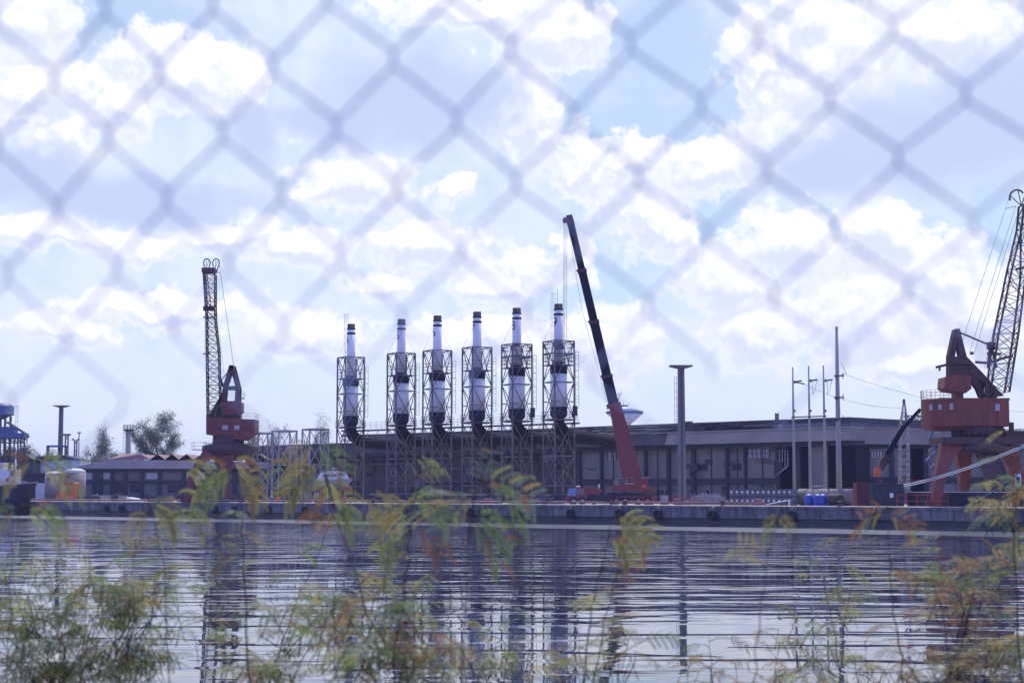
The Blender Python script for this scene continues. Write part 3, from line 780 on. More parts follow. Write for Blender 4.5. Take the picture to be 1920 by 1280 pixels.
def right_crane():
    O = Q(1812, 9.5); D = O.y; s = S(D)
    t = thing('portal_crane', 'rusty orange portal crane at right edge with round windows house and leaning jib', 'crane', O)
    t['label'] = 'big rusty orange portal crane at the right edge with leaning lattice jib'
    lp = lambda x, y, dy=0: P(x, y, D + dy) - O
    by = 921 + (HC - QZ) / s
    for pts, mm in (([(1778, 832, 46, -2.), (1762, 858, 28, -2.8), (1748, 890, 18, -3.6), (1737, by, 15, -4.4)], rust_red),
                    ([(1822, 832, 30, 1.5), (1816, 858, 26, 2.6), (1822, 885, 20, 3.6), (1822, by, 14, 4.4)], orange_d),
                    ([(1838, 832, 44, -2.), (1843, 870, 34, -3.), (1846, 890, 27, -3.6), (1834, by, 15, -4.4)], crane_dark),
                    ([(1878, 832, 42, 1.0), (1905, 858, 30, 2.4), (1920, 890, 22, 3.4), (1930, by, 15, 4.2)], rust_red)):
        m = MB(); limb(m, O, pts, 0, 1.6); lg = m.build('portal_leg', mm, t)
        x, y, wd, e2 = pts[-1]; c = lp(x, y)
        b2 = MB(); b2.box((c.x, e2, .4), (2.2, 1.1, .55))
        for dx in (-.65, .65): b2.tube([(c.x + dx, e2 - .6, .32), (c.x + dx, e2 + .6, .32)], .31, 12)
        b2.build('wheel_bogie', crane_dark, lg)
    m = MB(); a = lp(1755, 832); b2 = lp(1905, 822); m.bx(a.x, b2.x, -3.4, 3.4, a.z - .1, a.z + .75)
    c = lp(1838, 824); m.lathe([(4.0, -.7), (4.3, 0), (3.2, .6), (2.8, 2.0), (2.6, 3.2)], (c.x, 0, c.z - 1.), 24); m.build('portal_deck', crane_dark, t)
    m = MB(); z = a.z + .75; railing(m, [(a.x, -3.4, z), (b2.x, -3.4, z), (b2.x, 3.4, z)], 1.0, .03); c = lp(1888, 822); m.box((c.x, -2, c.z + 1.2), (.5, .5, 1.5)); m.bx(c.x - .8, c.x + 2, -2.4, -1, z, z + .7); m.build('deck_railing', crane_dark, t)
    m = MB(); c = lp(1834, 812); m.lathe([(3.0, -.6), (3.1, .7)], (c.x, 0, c.z), 28); 
    for i in range(26):
        an = 2 * PI * i / 26; m.box((c.x + 3.15 * math.cos(an), 3.15 * math.sin(an), c.z), (.18, .18, 1.1), 0, an)
    m.build('slewing_ring', crane_dark, t)
    # house, rounded at its left end
    m = MB()
    rad = 2.9; a = lp(1728, 748); zb0 = lp(1728, 802).z; zb1 = lp(1790, 800).z; zt = lp(1790, 749).z; xr_ = lp(1879, 749).x; xl = a.x
    prof = []
    for i in range(13):
        an = math.radians(90 + 180 * i / 12); prof.append((xl + rad * .75 + rad * .75 * math.cos(an), rad * math.sin(an)))
    prof = prof + [(xr_, -rad), (xr_, rad)]
    n = len(prof); vs = [(x, y, zb1) for x, y in prof] + [(x, y, zt) for x, y in prof]
    m.add(vs, [tuple(range(n - 1, -1, -1)), tuple(range(n, 2 * n))] + [(i, (i + 1) % n, (i + 1) % n + n, i + n) for i in range(n)])
    m.bx(xl + 1.5, xr_ + .1, -rad - .06, rad + .06, zt - .22, zt + .05)
    cx0 = xl + .9; m.add([(xl + .35, -2.3, zb1), (lp(1790, 0).x, -2.7, zb1), (lp(1790, 0).x, 2.7, zb1), (xl + .35, 2.3, zb1), (xl + 1.2, -2., zb0 - .35), (lp(1778, 0).x, -2.2, zb0 - .35), (lp(1778, 0).x, 2.2, zb0 - .35), (xl + 1.2, 2., zb0 - .35)],
          [(0, 1, 2, 3), (7, 6, 5, 4), (0, 4, 5, 1), (1, 5, 6, 2), (2, 6, 7, 3), (3, 7, 4, 0)])
    h = m.build('machine_house', orange_d, t)
    for x0, x1, y0, y1 in ((1748, 1754, 760, 770), (1769, 1775.5, 758.5, 769.5), (1854, 1862, 759, 772)):
        m = MB(); a = lp(x0, y1); b2 = lp(x1, y0); m.bx(a.x, b2.x, -rad - .05, -rad - .003, a.z, b2.z); m.build('window', pale_glass, h)
    m = MB(); a = lp(1734, 765); m.box((xl + .62, -rad * .72, a.z), (.06, .5, .75), 0, .75); m.build('window', pale_glass, h)
    m = MB()
    for x in (1768, 1800, 1841, 1858): q = lp(x, 775); m.bx(q.x - .02, q.x + .02, -rad - .02, -rad, zb1 + .1, zt - .3)
    m.build('seam', crane_dark, h)
    m = MB(); a = lp(1727, 747); q = lp(1790, 747); 
    pr = [(x, y, zt) for x, y in prof[3:11]]
    railing(m, [(q.x, rad * .9, zt)] + pr + [(q.x, -rad * .95, zt)], 1.1, .022, 1.0, 2); m.build('roof_railing', steel_d, h)
    m = MB(); a = lp(1877, 800); b2 = lp(1885, 768); m.bx(a.x, b2.x, -1.6, 1.2, a.z, a.z + .7); m.bx(a.x, b2.x, -1.6, 1.2, b2.z - .15, b2.z)
    for x_ in (a.x + .05, b2.x - .05):
        for y_ in (-1.55, -.2, 1.15): m.bar((x_, y_, a.z), (x_, y_, b2.z), .09)
    m.bx(a.x + .05, b2.x - .05, -1.5, 1.1, a.z + .7, b2.z - .15, 1); m.build('operator_cab', [crane_dark, glass], t)
    # A frame and raking back
    m = MB()
    for e in (-.45, .45):
        outline(m, O, [(1787, 619), (1793, 619), (1792.5, 642), (1788, 669), (1776, 669), (1779, 655)], D, e - .25, e + .25)
        outline(m, O, [(1793, 619), (1797.5, 619), (1810, 669), (1797, 669), (1792.7, 642)], D, e - .25, e + .25)
        outline(m, O, [(1776, 669.2), (1811, 669.2), (1818, 692), (1816, 706), (1776, 706)], D, e - .22, e + .22)
        outline(m, O, [(1811, 670), (1842, 702), (1864, 727), (1880, 742), (1864, 743), (1848, 726), (1832, 712), (1816, 703)], D, e - .3, e + .3)
        outline(m, O, [(1817, 700), (1828, 708), (1840, 728), (1846, 745), (1836, 745), (1830, 730), (1820, 716)], D, e - .2, e + .2)
    outline(m, O, [(1778, 668), (1812, 672), (1815, 684), (1777, 684)], D, -1.04, 1.04)
    a = lp(1789, 619); m.bx(a.x, a.x + .5, -.9, .9, a.z - .5, a.z + .12)
    a = lp(1753, 689); b2 = lp(1778, 683); m.bar((a.x, -.5, a.z), (b2.x, -.5, b2.z), .3); m.bar((a.x + .45, -.5, a.z), (a.x + .45, -.5, a.z - .45), .2)
    # braces by the jib foot
    for e in (-1.2, 1.2):
        for q in (((1845, 716), (1846, 748)), ((1866, 738), (1856, 748))): 
            a = lp(*q[0]); b2 = lp(*q[1]); m.bar((a.x, e, a.z), (b2.x, e, b2.z), .5)
    m.build('tower_frame', crane_dark, t)
    m = MB(); outline(m, O, [(1766, 708), (1790, 703), (1814, 707), (1814, 730), (1804, 738), (1772, 734), (1764, 728)], D, -1.85, 1.85); 
    q = lp(1795, 745); m.bx(q.x - .5, q.x + .5, -1, 1, q.z - .4, q.z + .8); m.build('counterweight', rust_red, t)
    # jib: two front chords and one back chord leaning right
    m = MB()
    f = lambda x, y, e: Vector((lp(x, y).x, e, lp(x, y).z))
    secs = [((1852, 742), (1888, 735)), ((1868, 625), (1905, 625)), ((1893, 505), (1918, 520)), ((1911, 430), (1919, 430)), ((1915, 385), (1925, 385))]
    for i, nn in enumerate((4, 5, 3, 2)):
        (l0, r0), (l1, r1) = secs[i], secs[i + 1]
        m.truss([f(*l0, -1.1), f(*r0, -1.1), f(*r0, 1.1), f(*l0, 1.1)], [f(*l1, -1.1), f(*r1, -1.1), f(*r1, 1.1), f(*l1, 1.1)], nn, .22, .078, x=(i < 1))
    for q in (((1824, 680), (1852, 682)), ((1852, 680), (1893, 668)), ((1846, 664), (1872, 665)), ((1900, 507), (1918, 503))):
        m.bar(f(*q[0], -1.2), f(*q[1], -1.2), .3)
    m.build('jib', crane_dark, t)
    m = MB()
    pts = [P(1907 + 14 * math.cos(math.radians(a)), 371 - 15 * math.sin(math.radians(a)), D) - O for a in range(200, 20, -15)]
    m.tube(pts, .12, 6); m.bar(lp(1915, 386), lp(1894, 367), .1); m.bar(lp(1915, 386), lp(1909, 358), .1); m.bar(lp(1915, 386), lp(1924, 360), .12)
    m.bx(lp(1911, 0).x, lp(1924, 0).x, -1.1, 1.1, lp(1915, 396).z, lp(1915, 383).z); m.bar(lp(1886, 391), lp(1905, 387), .06); m.build('jib_head', crane_dark, t)
    m = MB()
    for a, b2 in (((1893, 368), (1804, 641)), ((1905, 385), (1818, 660)), ((1909, 398), (1826, 664)), ((1912, 410), (1846, 690)), ((1900, 520), (1852, 690))):
        m.tube([lp(*a), lp(*b2)], .024, 4)
    q = lp(1822, 662); m.box(q, (.35, .35, .35)); m.build('hoist_rope', cable_m, t)
    m = MB(); m.bar(lp(1797, 622), lp(1858, 648), .2); m.lathe([(.15, -.5), (.55, -.45), (.55, .45), (.15, .5)], lp(1858, 648), 12); m.bar(lp(1856, 652), lp(1852, 690), .25); m.bar(lp(1860, 652), lp(1868, 690), .25); m.build('tie_rod', crane_dark, t)
    m = MB(); ladder(m, lp(1773, 866, -3), lp(1800, 921, -3), .5, .08, .5); m.build('boarding_ladder', steel_d, t)
right_crane()

# ------------------------------------------------------------------ mobile crane
def mobile_crane():
    O = Q(1150, 7.5); D = O.y; s = S(D)
    t = thing('mobile_crane', 'red truck crane on the quay with its long dark boom raised', 'crane', O)
    lp = lambda x, y, dy=0: P(x, y, D + dy) - O
    m = MB(); a = lp(1094, 940); b2 = lp(1222, 924); m.bx(a.x, b2.x, -1.2, 1.2, .75, 1.5); q = lp(1135, 0); m.bx(q.x, b2.x, -1.3, 1.3, 1.5, 1.75); 
    m.bx(lp(1098, 0).x, lp(1140, 0).x, -1.35, 1.35, .4, 1.45); m.build('chassis', mat('black_chassis', (.02, .02, .022), .6), t)
    m = MB(); z = lambda y: lp(1080, y).z
    m.prism([(lp(1058, 0).x, z(940)), (lp(1096, 0).x, z(940)), (lp(1098, 0).x, z(926)), (lp(1125, 0).x, z(923)), (lp(1125, 0).x, z(917)), (lp(1096, 0).x, z(914)), (lp(1063, 0).x, z(914)), (lp(1060, 0).x, z(928))], -1.3, 1.3)
    c = m.build('cab', hoist_red, t)
    m = MB(); m.prism([(lp(1060.5, 0).x, z(929)), (lp(1076, 0).x, z(929)), (lp(1079, 0).x, z(915)), (lp(1064, 0).x, z(915))], -1.36, -1.302); m.build('windscreen', mat('blue_windscreen', (.10, .22, .48), .15), c)
    m = MB(); m.prism([(lp(1078, 0).x, z(928)), (lp(1090, 0).x, z(928)), (lp(1092, 0).x, z(916)), (lp(1080.5, 0).x, z(916))], -1.35, -1.303); m.build('side_window', glass, c)
    m = MB()
    for x in (1082, 1086): q = lp(x, 912); m.lathe([(.05, 0), (.14, .05), (.14, .25), (.05, .3)], (q.x, -.6, z(914)), 8)
    q = lp(1119, 0); m.tube([(q.x, -.4, z(918)), (q.x, -.4, z(908))], .1, 8); m.build('beacon', white_p, c)
    for i, x in enumerate((1072, 1088, 1150, 1166, 1190, 1206)):
        q = lp(x, 0)
        for e in (-1.15, 1.15):
            m = MB(); m.tube([(q.x, e - .25, .55), (q.x, e + .25, .55)], .55, 18); w_ = m.build('wheel', rubber, t)
            m = MB(); m.tube([(q.x, e - .27 if e < 0 else e + .2, .55), (q.x, e - .2 if e < 0 else e + .27, .55)], .28, 12); m.build('rim', steel, w_)
    m = MB(); m.prism([(lp(1146, 0).x, z(921)), (lp(1222, 0).x, z(921)), (lp(1221, 0).x, z(915)), (lp(1208, 0).x, z(913)), (lp(1208, 0).x, z(897)), (lp(1180, 0).x, z(898)), (lp(1178, 0).x, z(905)), (lp(1146, 0).x, z(909))], -1.25, 1.25)
    sp = m.build('superstructure', hoist_red, t)
    m = MB(); railing(m, [(lp(1146, 0).x, -1.2, z(909)), (lp(1180, 0).x, -1.2, z(906))], .85, .03, .8); railing(m, [(lp(1196, 0).x, -1.2, z(897)), (lp(1212, 0).x, -1.2, z(897))], .2, .03, .5)
    m.bx(lp(1165, 0).x, lp(1182, 0).x, -1.33, -1.26, z(907), z(905)); m.bx(lp(1196, 0).x, lp(1204, 0).x, -1.36, -1.26, z(914), z(908), 1); m.build('railing', [steel, orange_p], sp)
    m = MB(); m.prism([(lp(1144, 0).x, z(918)), (lp(1156, 0).x, z(918)), (lp(1156, 0).x, z(898)), (lp(1147, 0).x, z(898)), (lp(1144, 0).x, z(905))], -1.3, -.3); oc = m.build('operator_cab', hoist_red, t)
    m = MB(); m.prism([(lp(1145.5, 0).x, z(910)), (lp(1154, 0).x, z(910)), (lp(1154, 0).x, z(899.5)), (lp(1148, 0).x, z(899.5))], -1.36, -1.302); m.build('window', glass, oc)
    m = MB(); m.bx(lp(1200, 0).x, lp(1224, 0).x, -1.4, 1.4, z(929), z(922)); m.build('counterweight', crane_dark, t)
    def sec(m, p0, p1, w0, w1, dep, mi=0):
        a, b3 = Vector(p0), Vector(p1)
        d = Vector((p1[0] - p0[0], p1[1] - p0[1])).normalized(); n = Vector((-d.y, d.x))
        vs = []
        for (x, y), wd in ((p0, w0), (p1, w1)):
            for i, j in ((-1, -1), (1, -1), (1, 1), (-1, 1)):
                q = lp(x + n.x * i * wd / 2, y + n.y * i * wd / 2); vs.append((q.x, q.y + j * dep / 2, q.z))
        m.add(vs, [(3, 2, 1, 0), (4, 5, 6, 7), (0, 1, 5, 4), (1, 2, 6, 5), (2, 3, 7, 6), (3, 0, 4, 7)], mi)
    bx = lambda y: 1068 + (y - 410) * .2373
    m = MB(); sec(m, (1190, 915), (bx(757) + 2, 757), 38, 21, 1.5); o = m.build('boom_base', hoist_red, t)
    m = MB(); sec(m, (bx(762), 764), (bx(755), 756), 26, 26, 1.7); m.build('collar', hoist_red, o)
    m = MB(); sec(m, (bx(812) + 3, 812), (bx(806) + 3, 806), 29, 29, 1.65); m.build('collar', hoist_red, o)
    m = MB(); m.bar(lp(bx(756) + 12.5, 756, -.2), lp(bx(902) + 19.5, 902, -.2), .12)
    for i in range(26):
        y = 760 + i * 5.6; x = bx(y) + 12 + i * .28; q = lp(x, y, -.4); m.box(q, (.16 + .3 * (i % 3 == 0), .35, .22), R.choice((0, 1, 1)))
    for i in range(7): q = lp(bx(752) + 9 + R.uniform(-4, 4), 750 + R.uniform(-12, 8), -.3); m.bar(q, q + Vector((R.uniform(-.4, .4), 0, R.uniform(.3, .9))), .09)
    m.build('boom_fittings', [hoist_red, steel_d], o)
    m = MB(); sec(m, (bx(915) - 10, 912), (bx(826) - 8, 826), 8, 7, .5); sec(m, (bx(862) - 8.5, 862), (bx(832) - 8, 832), 5, 5, .36, 1); m.build('luffing_cylinder', [hoist_red, steel], t)
    for (y0, y1, wd) in ((760, 706, 18.5), (707, 604, 16.5), (606, 508, 14.5), (510, 409, 12.5)):
        m = MB(); sec(m, (bx(y0), y0), (bx(y1), y1), wd, wd, .7 + wd * .025); bs = m.build('boom_section', boom_k, t)
        if y1 > 420:
            m = MB(); sec(m, (bx(y1 + 3), y1 + 3), (bx(y1 - 3), y1 - 3), wd + 2, wd + 1.5, 1.0 + wd * .03); sec(m, (bx(y1) - wd / 2 - 2, y1 + 1), (bx(y1) - wd / 2 + 2, y1 - 4), 5, 4, .5); m.build('collar', crane_dark, bs)
    m = MB(); sec(m, (bx(420), 420), (bx(404), 404), 13.5, 11, 1.1); sec(m, (bx(414) - 4, 414), (bx(408) - 12, 411), 9, 6, .8); q = lp(1059, 414); m.tube([q + Vector((0, -.5, 0)), q + Vector((0, .5, 0))], .32, 12); m.bar(lp(1060, 409), lp(1057, 409), .1); m.build('boom_head', crane_dark, t)
    m = MB()
    for dx in (0, 2.2, 5.6): m.tube([lp(1057.5 + dx, 418, -.2 * dx / 3), lp(1056.5 + dx, 640, -.2 * dx / 3)], .026, 4)
    m.tube([lp(1066, 430), lp(1090, 575), lp(1138, 756)], .022, 4); m.build('hoist_rope', cable_m, t)
    for x in (1108, 1140, 1212):
        m = MB(); q = lp(x, 0); m.bx(q.x - .2, q.x + .2, -2.6, 2.6, .45, .75); m.box((q.x, -2.6, .3), (.5, .5, .6)); m.build('outrigger', hoist_red if x > 1110 else crane_dark, t)
mobile_crane()

# ------------------------------------------------------------------ masts and poles
def light_mast(x, o, yt, w0, w1, cap, label, lad):
    O = Q(x, o); D = O.y; s = S(D); h = P(x, yt, D).z - QZ
    t = thing('light_mast', label, 'mast', O, 0, 'concrete light masts with flat tops')
    m = MB()
    hw0, hw1 = w0 * s / 2, w1 * s / 2
    for dx in (-.62, .62):           # two fins with a web between: a fluted column
        m.add([(dx * hw0 - hw0 * .38, -hw0 * .8, 0), (dx * hw0 + hw0 * .38, -hw0 * .8, 0), (dx * hw0 + hw0 * .38, hw0 * .8, 0), (dx * hw0 - hw0 * .38, hw0 * .8, 0),
               (dx * hw1 - hw1 * .38, -hw1 * .8, h - .3), (dx * hw1 + hw1 * .38, -hw1 * .8, h - .3), (dx * hw1 + hw1 * .38, hw1 * .8, h - .3), (dx * hw1 - hw1 * .38, hw1 * .8, h - .3)],
              [(3, 2, 1, 0), (4, 5, 6, 7), (0, 1, 5, 4), (1, 2, 6, 5), (2, 3, 7, 6), (3, 0, 4, 7)])
    m.bx(-hw1 * .5, hw1 * .5, -hw1 * .4, hw1 * .4, 0, h - .35); m.build('column', mat('mast_concrete', (.20, .185, .18), .8, scale=.6, var=.3, streak=5), t)
    m = MB(); c = cap * s / 2; m.add([(-hw1, -hw1, h - .5), (hw1, -hw1, h - .5), (hw1, hw1, h - .5), (-hw1, hw1, h - .5), (-c, -c * .7, h - .12), (c, -c * .7, h - .12), (c, c * .7, h - .12), (-c, c * .7, h - .12), (-c, -c * .7, h), (c, -c * .7, h), (c, c * .7, h), (-c, c * .7, h)],
          [(3, 2, 1, 0), (0, 1, 5, 4), (1, 2, 6, 5), (2, 3, 7, 6), (3, 0, 4, 7), (4, 5, 9, 8), (5, 6, 10, 9), (6, 7, 11, 10), (7, 4, 8, 11), (8, 9, 10, 11)]); m.build('cap', mat('mast_concrete', (.2, .185, .18)), t)
    if lad:
        m = MB(); ladder(m, (-hw0 - .2, -.2, h * .08), (-hw1 - .38, -.2, h - 1.6), .3, .05, 1.0); m.build('ladder', steel_d, t)
light_mast(1279, 12, 685, 15, 12, 43, 'concrete light mast with flat T top and ladder, right of the truck crane', True)
light_mast(111, 44, 760, 9.5, 7, 29, 'dark concrete light mast with flat T top above the two silos', False)
pole_m = mat('pole_concrete', (.34, .33, .33), .8, scale=.8, var=.2, streak=5)
plab = ['first thin utility pole from the left with V shaped arm', 'second thin utility pole, middle of the three joined by a bar', 'third thin utility pole, nearest the thick tall pole']
for i, (x, yt) in enumerate(((1490, 688), (1520, 686), (1548, 685))):
    O = Q(x, 16); D = O.y; s = S(D); h = P(x, yt, D).z - QZ; lp = lambda X, Y, dy=0: P(X, Y, D + dy) - O
    t = thing('utility_pole', plab[i], 'pole', O, 0, 'thin utility poles in front of the warehouse')
    m = MB(); m.tube([(0, 0, 0), (0, 0, h * .55), (0, 0, h)], [.24, .17, .10], 10); m.build('pole', pole_m, t)
    m = MB(); ya = 716 if i == 0 else 713.5; m.bar(lp(x - 1, ya), lp(x + 13, ya - 2 if i else ya - 2.5), .2, .25)
    if i == 0: m.bar(lp(x + 1, ya), lp(x + 19, ya + 4), .16)
    m.bar(lp(x - 1.5, ya), lp(x + 1.5, ya), .35); m.bar(lp(x - 1.5, 770), lp(x + 1.5, 770), .3); m.build('cross_arm', crane_dark, t)
    if i: m = MB(); m.tube([lp(x + 12, 713), lp(x + 8, 730), lp(x + 4, 740), lp(x + 3, 715)], .025, 4); m.build('jumper_wire', cable_m, t)
    if i == 0:
        m = MB(); e2 = Q(1549, 16) - O; zz = lp(x, 782).z; m.bar((-.3, -.2, zz), (e2.x + .2, e2.y - .2, zz), .16); m.build('tie_bar', crane_dark, t)
O = Q(1574, 13); D = O.y; s = S(D); h = P(1573, 612, D).z - QZ; lp = lambda X, Y, dy=0: P(X, Y, D + dy) - O
t = thing('utility_pole', 'thick tall concrete power pole with side brackets, right of the three thin poles', 'pole', O)
m = MB(); m.tube([(0, 0, 0), (0, 0, h * .5), (0, 0, h)], [.42, .32, .20], 14); m.build('pole', pole_m, t)
m = MB()
for y in (704.5, 745, 786):
    m = MB(); q = lp(1573, y); m.bar((q.x - .7, -.3, q.z), (q.x + .6, -.3, q.z), .18); m.bar((q.x - .45, -.3, q.z), (q.x - .45, -.3, q.z - .3), .22); m.bar((q.x + .5, -.3, q.z - .4), (q.x + .5, -.3, q.z + .5), .09); m.build('bracket', crane_dark, t)
m = MB()
q = lp(1577, 680); m.bar(q, lp(1587, 700), .05); m.bar(lp(1587, 700), lp(1577, 703), .06); m.build('stay', crane_dark, t)
for (a, b2, sg, lb) in (((1586, 703, D), (1935, 772, 300.), 1.2, 'upper power line running right from the thick pole'), ((1503, 718, Q(1490, 16).y), (1700, 764, 255.), 1.0, 'lower power line running from the thin poles to the mast')):
    pa, pb = P(*a), P(*b2); m = MB()
    m.tube([pa.lerp(pb, i / 12) - pa - Vector((0, 0, sg * 4 * (i / 12) * (1 - i / 12))) for i in range(13)], .022, 4)
    single('power_line', m, cable_m, lb, 'cable', pa)

# lattice mast and knuckle boom in front of the right shed
O = Q(1695, 24); D = O.y; lp = lambda X, Y, dy=0: P(X, Y, D + dy) - O
t = thing('lattice_mast', 'slim pale lattice mast standing left of the big right crane', 'mast', O)
m = MB(); f = lambda x, y, e: Vector((lp(x, y).x, e, lp(x, y).z))
m.truss([f(1687, 921, -.7), f(1703, 921, -.7), f(1703, 921, .7), f(1687, 921, .7)], [f(1688, 800, -.7), f(1702, 800, -.7), f(1702, 800, .7), f(1688, 800, .7)], 13, .13, .085, horiz=False)
m.truss([f(1688, 800, -.6), f(1702, 800, -.6), f(1702, 800, .6), f(1688, 800, .6)], [f(1693.5, 757, -.1), f(1696.5, 757, -.1), f(1696.5, 757, .1), f(1693.5, 757, .1)], 4, .12, .07)
m.build('mast', steel, t)
m = MB(); m.lathe([(.12, 0), (.2, .1), (.2, .55), (.05, .7)], f(1695, 757, 0), 10); m.build('lamp', steel_d, t)
m = MB(); m.truss([f(1698, 779, -.3), f(1698, 788, -.3), f(1698, 788, .3), f(1698, 779, .3)], [f(1732, 779, -.3), f(1732, 788, -.3), f(1732, 788, .3), f(1732, 779, .3)], 6, .09, .06); m.build('side_arm', crane_dark, t)
O = Q(1650, 12); D = O.y; lp = lambda X, Y, dy=0: P(X, Y, D + dy) - O
t = thing('loader_crane', 'black knuckle boom loader with orange elbow, raised left of the right crane', 'crane', O)
m = MB(); m.box((.2, 0, .5), (3.4, 2.2, 1.0)); m.tube([(.0, 0, 1.0), (.0, 0, lp(0, 897).z)], .3, 10); m.build('base', crane_dark, t)
m = MB(); m.bar(lp(1644, 893), lp(1645.5, 876), .7, .7); m.build('boom_elbow', orange_p, t)
m = MB(); m.bar(lp(1650, 880), lp(1663, 852), .8, .7, w2=.7); m.bar(lp(1656, 868), lp(1660, 860), 1.1, .8); m.build('lower_boom', crane_dark, t)
m = MB(); m.bar(lp(1662, 854), lp(1694, 800), .75, .5, w2=.6); m.bar(lp(1690, 806), lp(1725.5, 767), .55, .45, w2=.4); m.bar(lp(1720, 772), lp(1722, 784), .08); m.bar(lp(1727, 765), lp(1724, 780), .08); m.build('upper_boom', boom_k, t)
m = MB(); m.bar(lp(1662, 848), lp(1672, 829), .18); m.build('ram', steel, t)
# blue scissor lift behind the crane leg
O = Q(1748, 22); D = O.y; lp = lambda X, Y, dy=0: P(X, Y, D + dy) - O
t = thing('lattice_boom_lift', 'blue zigzag lift boom with rungs left of the orange crane leg', 'lift', O)
m = MB(); zg = [(1752, 800), (1742, 826), (1757, 845), (1738, 862), (1752, 880), (1747, 921)]
for a, b2 in zip(zg, zg[1:]):
    for e in (-.5, .5): m.bar(lp(*a, e), lp(*b2, e), .3)
for a in zg: m.bar(lp(*a, -.6), lp(*a, .6), .25)
m.build('boom', blue_st, t)
m = MB()
for (x, y) in ((1744, 842), (1750, 848), (1739, 860), (1748, 872), (1754, 812)): m = MB(); m.bar(lp(x - 3, y + 3, -.7), lp(x + 4, y - 3, -.7), .16); m.build('rung', steel, t)
m = MB(); m.box((0, 0, .6), (2.6, 1.8, .8)); m.build('chassis', blue_st, t)

# ------------------------------------------------------------------ left background
def water_tower():
    D = 420.; O = P(2, 921, D); O.z = QZ; lp = lambda X, Y: P(X, Y, D) - O
    s = S(D); t = thing('water_tower', 'blue grey water tower on thin legs cut by the left edge', 'water tower', O)
    zb = lp(2, 786).z; m = MB(); r = 20 * s; m.lathe([(.3, zb), (r * .55, zb + .7), (r * .97, zb + 8 * s), (r * 1.02, zb + 8.4 * s), (r * 1.02, zb + 9.4 * s), (r, zb + 9.6 * s), (r, zb + 23 * s), (r * .75, zb + 28 * s), (.3, zb + 31 * s)], seg=26); m.build('tank', blue_st, t)
    for i in range(4):
        an = PI / 4 + i * PI / 2 - .2; m = MB(); m.tube([(r * .75 * math.cos(an), r * .75 * math.sin(an), 0), (r * .72 * math.cos(an), r * .72 * math.sin(an), zb + 6 * s)], .3, 8); m.build('leg', steel_d, t)
    m = MB(); ladder(m, (r + .8, 0, zb - 6), (r + .8, 0, zb + 25 * s), .5, .07, 1.2); m.bar((r * .8, 0, zb + 24 * s), (r + .8, 0, zb + 25 * s), .08); m.build('ladder', steel_d, t)
water_tower()
def loader():
    D = 400.; O = P(25, 921, D); O.z = QZ; lp = lambda X, Y, dy=0: P(X, Y, D + dy) - O
    t = thing('ship_loader', 'blue conveyor platform with sloped boom below the water tower', 'loader', O)
    f = lambda x, y, e: Vector((lp(x, y).x, e, lp(x, y).z))
    m = MB(); outline(m, O, [(-6, 812), (50, 812), (50, 821), (-6, 821)], D, -2, 2); m.build('platform', blue_st, t)
    m = MB(); outline(m, O, [(2, 800), (30, 800), (30, 811.9), (2, 811.9)], D, -1.6, 1.6); m.build('house', blue_st, t)
    m = MB(); m.bar(f(12, 790, -1), f(48, 813, -1), .3); m.bar(f(12, 790, 1), f(48, 813, 1), .3); m.bar(f(50, 818, 0), f(56, 818, 0), .2); m.build('boom', steel_d, t)
    m = MB(); m.truss([f(0, 822, -2), f(46, 822, -2), f(46, 822, 2), f(0, 822, 2)], [f(0, 830, -2), f(46, 830, -2), f(46, 830, 2), f(0, 830, 2)], 1, .2, .12)
    for i in range(8): m.bar(f(i * 6.5, 822, -2), f(i * 6.5 + 3, 830, -2), .1)
    for x in (4, 14, 30, 42): m.bar(f(x, 822, -1.5), f(x, 925, -1.5), .3); m.bar(f(x, 822, 1.5), f(x, 925, 1.5), .3)
    m.build('lattice', steel_d, t)
loader()
def back_building():
    D = 394.; O = P(85, 921, D); O.z = QZ; lp = lambda X, Y: P(X, Y, D) - O
    t = thing('house', 'white low house with a grey pitched roof behind the silos', 'house', O)
    m = MB(); outline(m, O, [(50, 926), (50, 862), (150, 862), (150, 926)], D, 0, 8); m.build('wall', white_p, t)
    m = MB(); outline(m, O, [(46, 861.8), (154, 861.8), (120, 853), (76, 855)], D, -.6, 8.6); m.build('roof', roofgrey, t)
    m = MB(); outline(m, O, [(54, 886), (65, 886), (65, 876), (54, 876)], D, -.1, -.005); m.build('window', glass, t)
    m = MB(); a = lp(92, 853); m.box((a.x, 2, a.z), (.9, .9, 1.4)); m.build('roof_tank', white_p, t)
    O = P(52, 921, 376.); O.z = QZ
    t = thing('shed', 'dark shed with a lean-to roof between the tug and the silos', 'shed', O)
    m = MB(); outline(m, O, [(36, 935), (36, 890), (92, 890), (92, 935)], 376., 0, 5); m.build('wall', navy, t)
    m = MB(); outline(m, O, [(34, 889.8), (95, 889.8), (93, 886), (36, 886)], 376., -.8, 5.5); m.build('roof', crane_dark, t)
    O = P(45, 921, 386.); O.z = QZ; t = thing('shed', 'dark green gabled shed behind the tug wheelhouse', 'shed', O)
    m = MB(); gm = mat('green_sheet', (.03, .075, .06), .7); outline(m, O, [(36, 926), (36, 862), (62, 862), (62, 926)], 386., 0, 6); m.build('wall', gm, t)
    m = MB(); outline(m, O, [(34, 861.8), (64, 861.8), (49, 851)], 386., -.4, 6.4); m.build('roof', gm, t)
back_building()
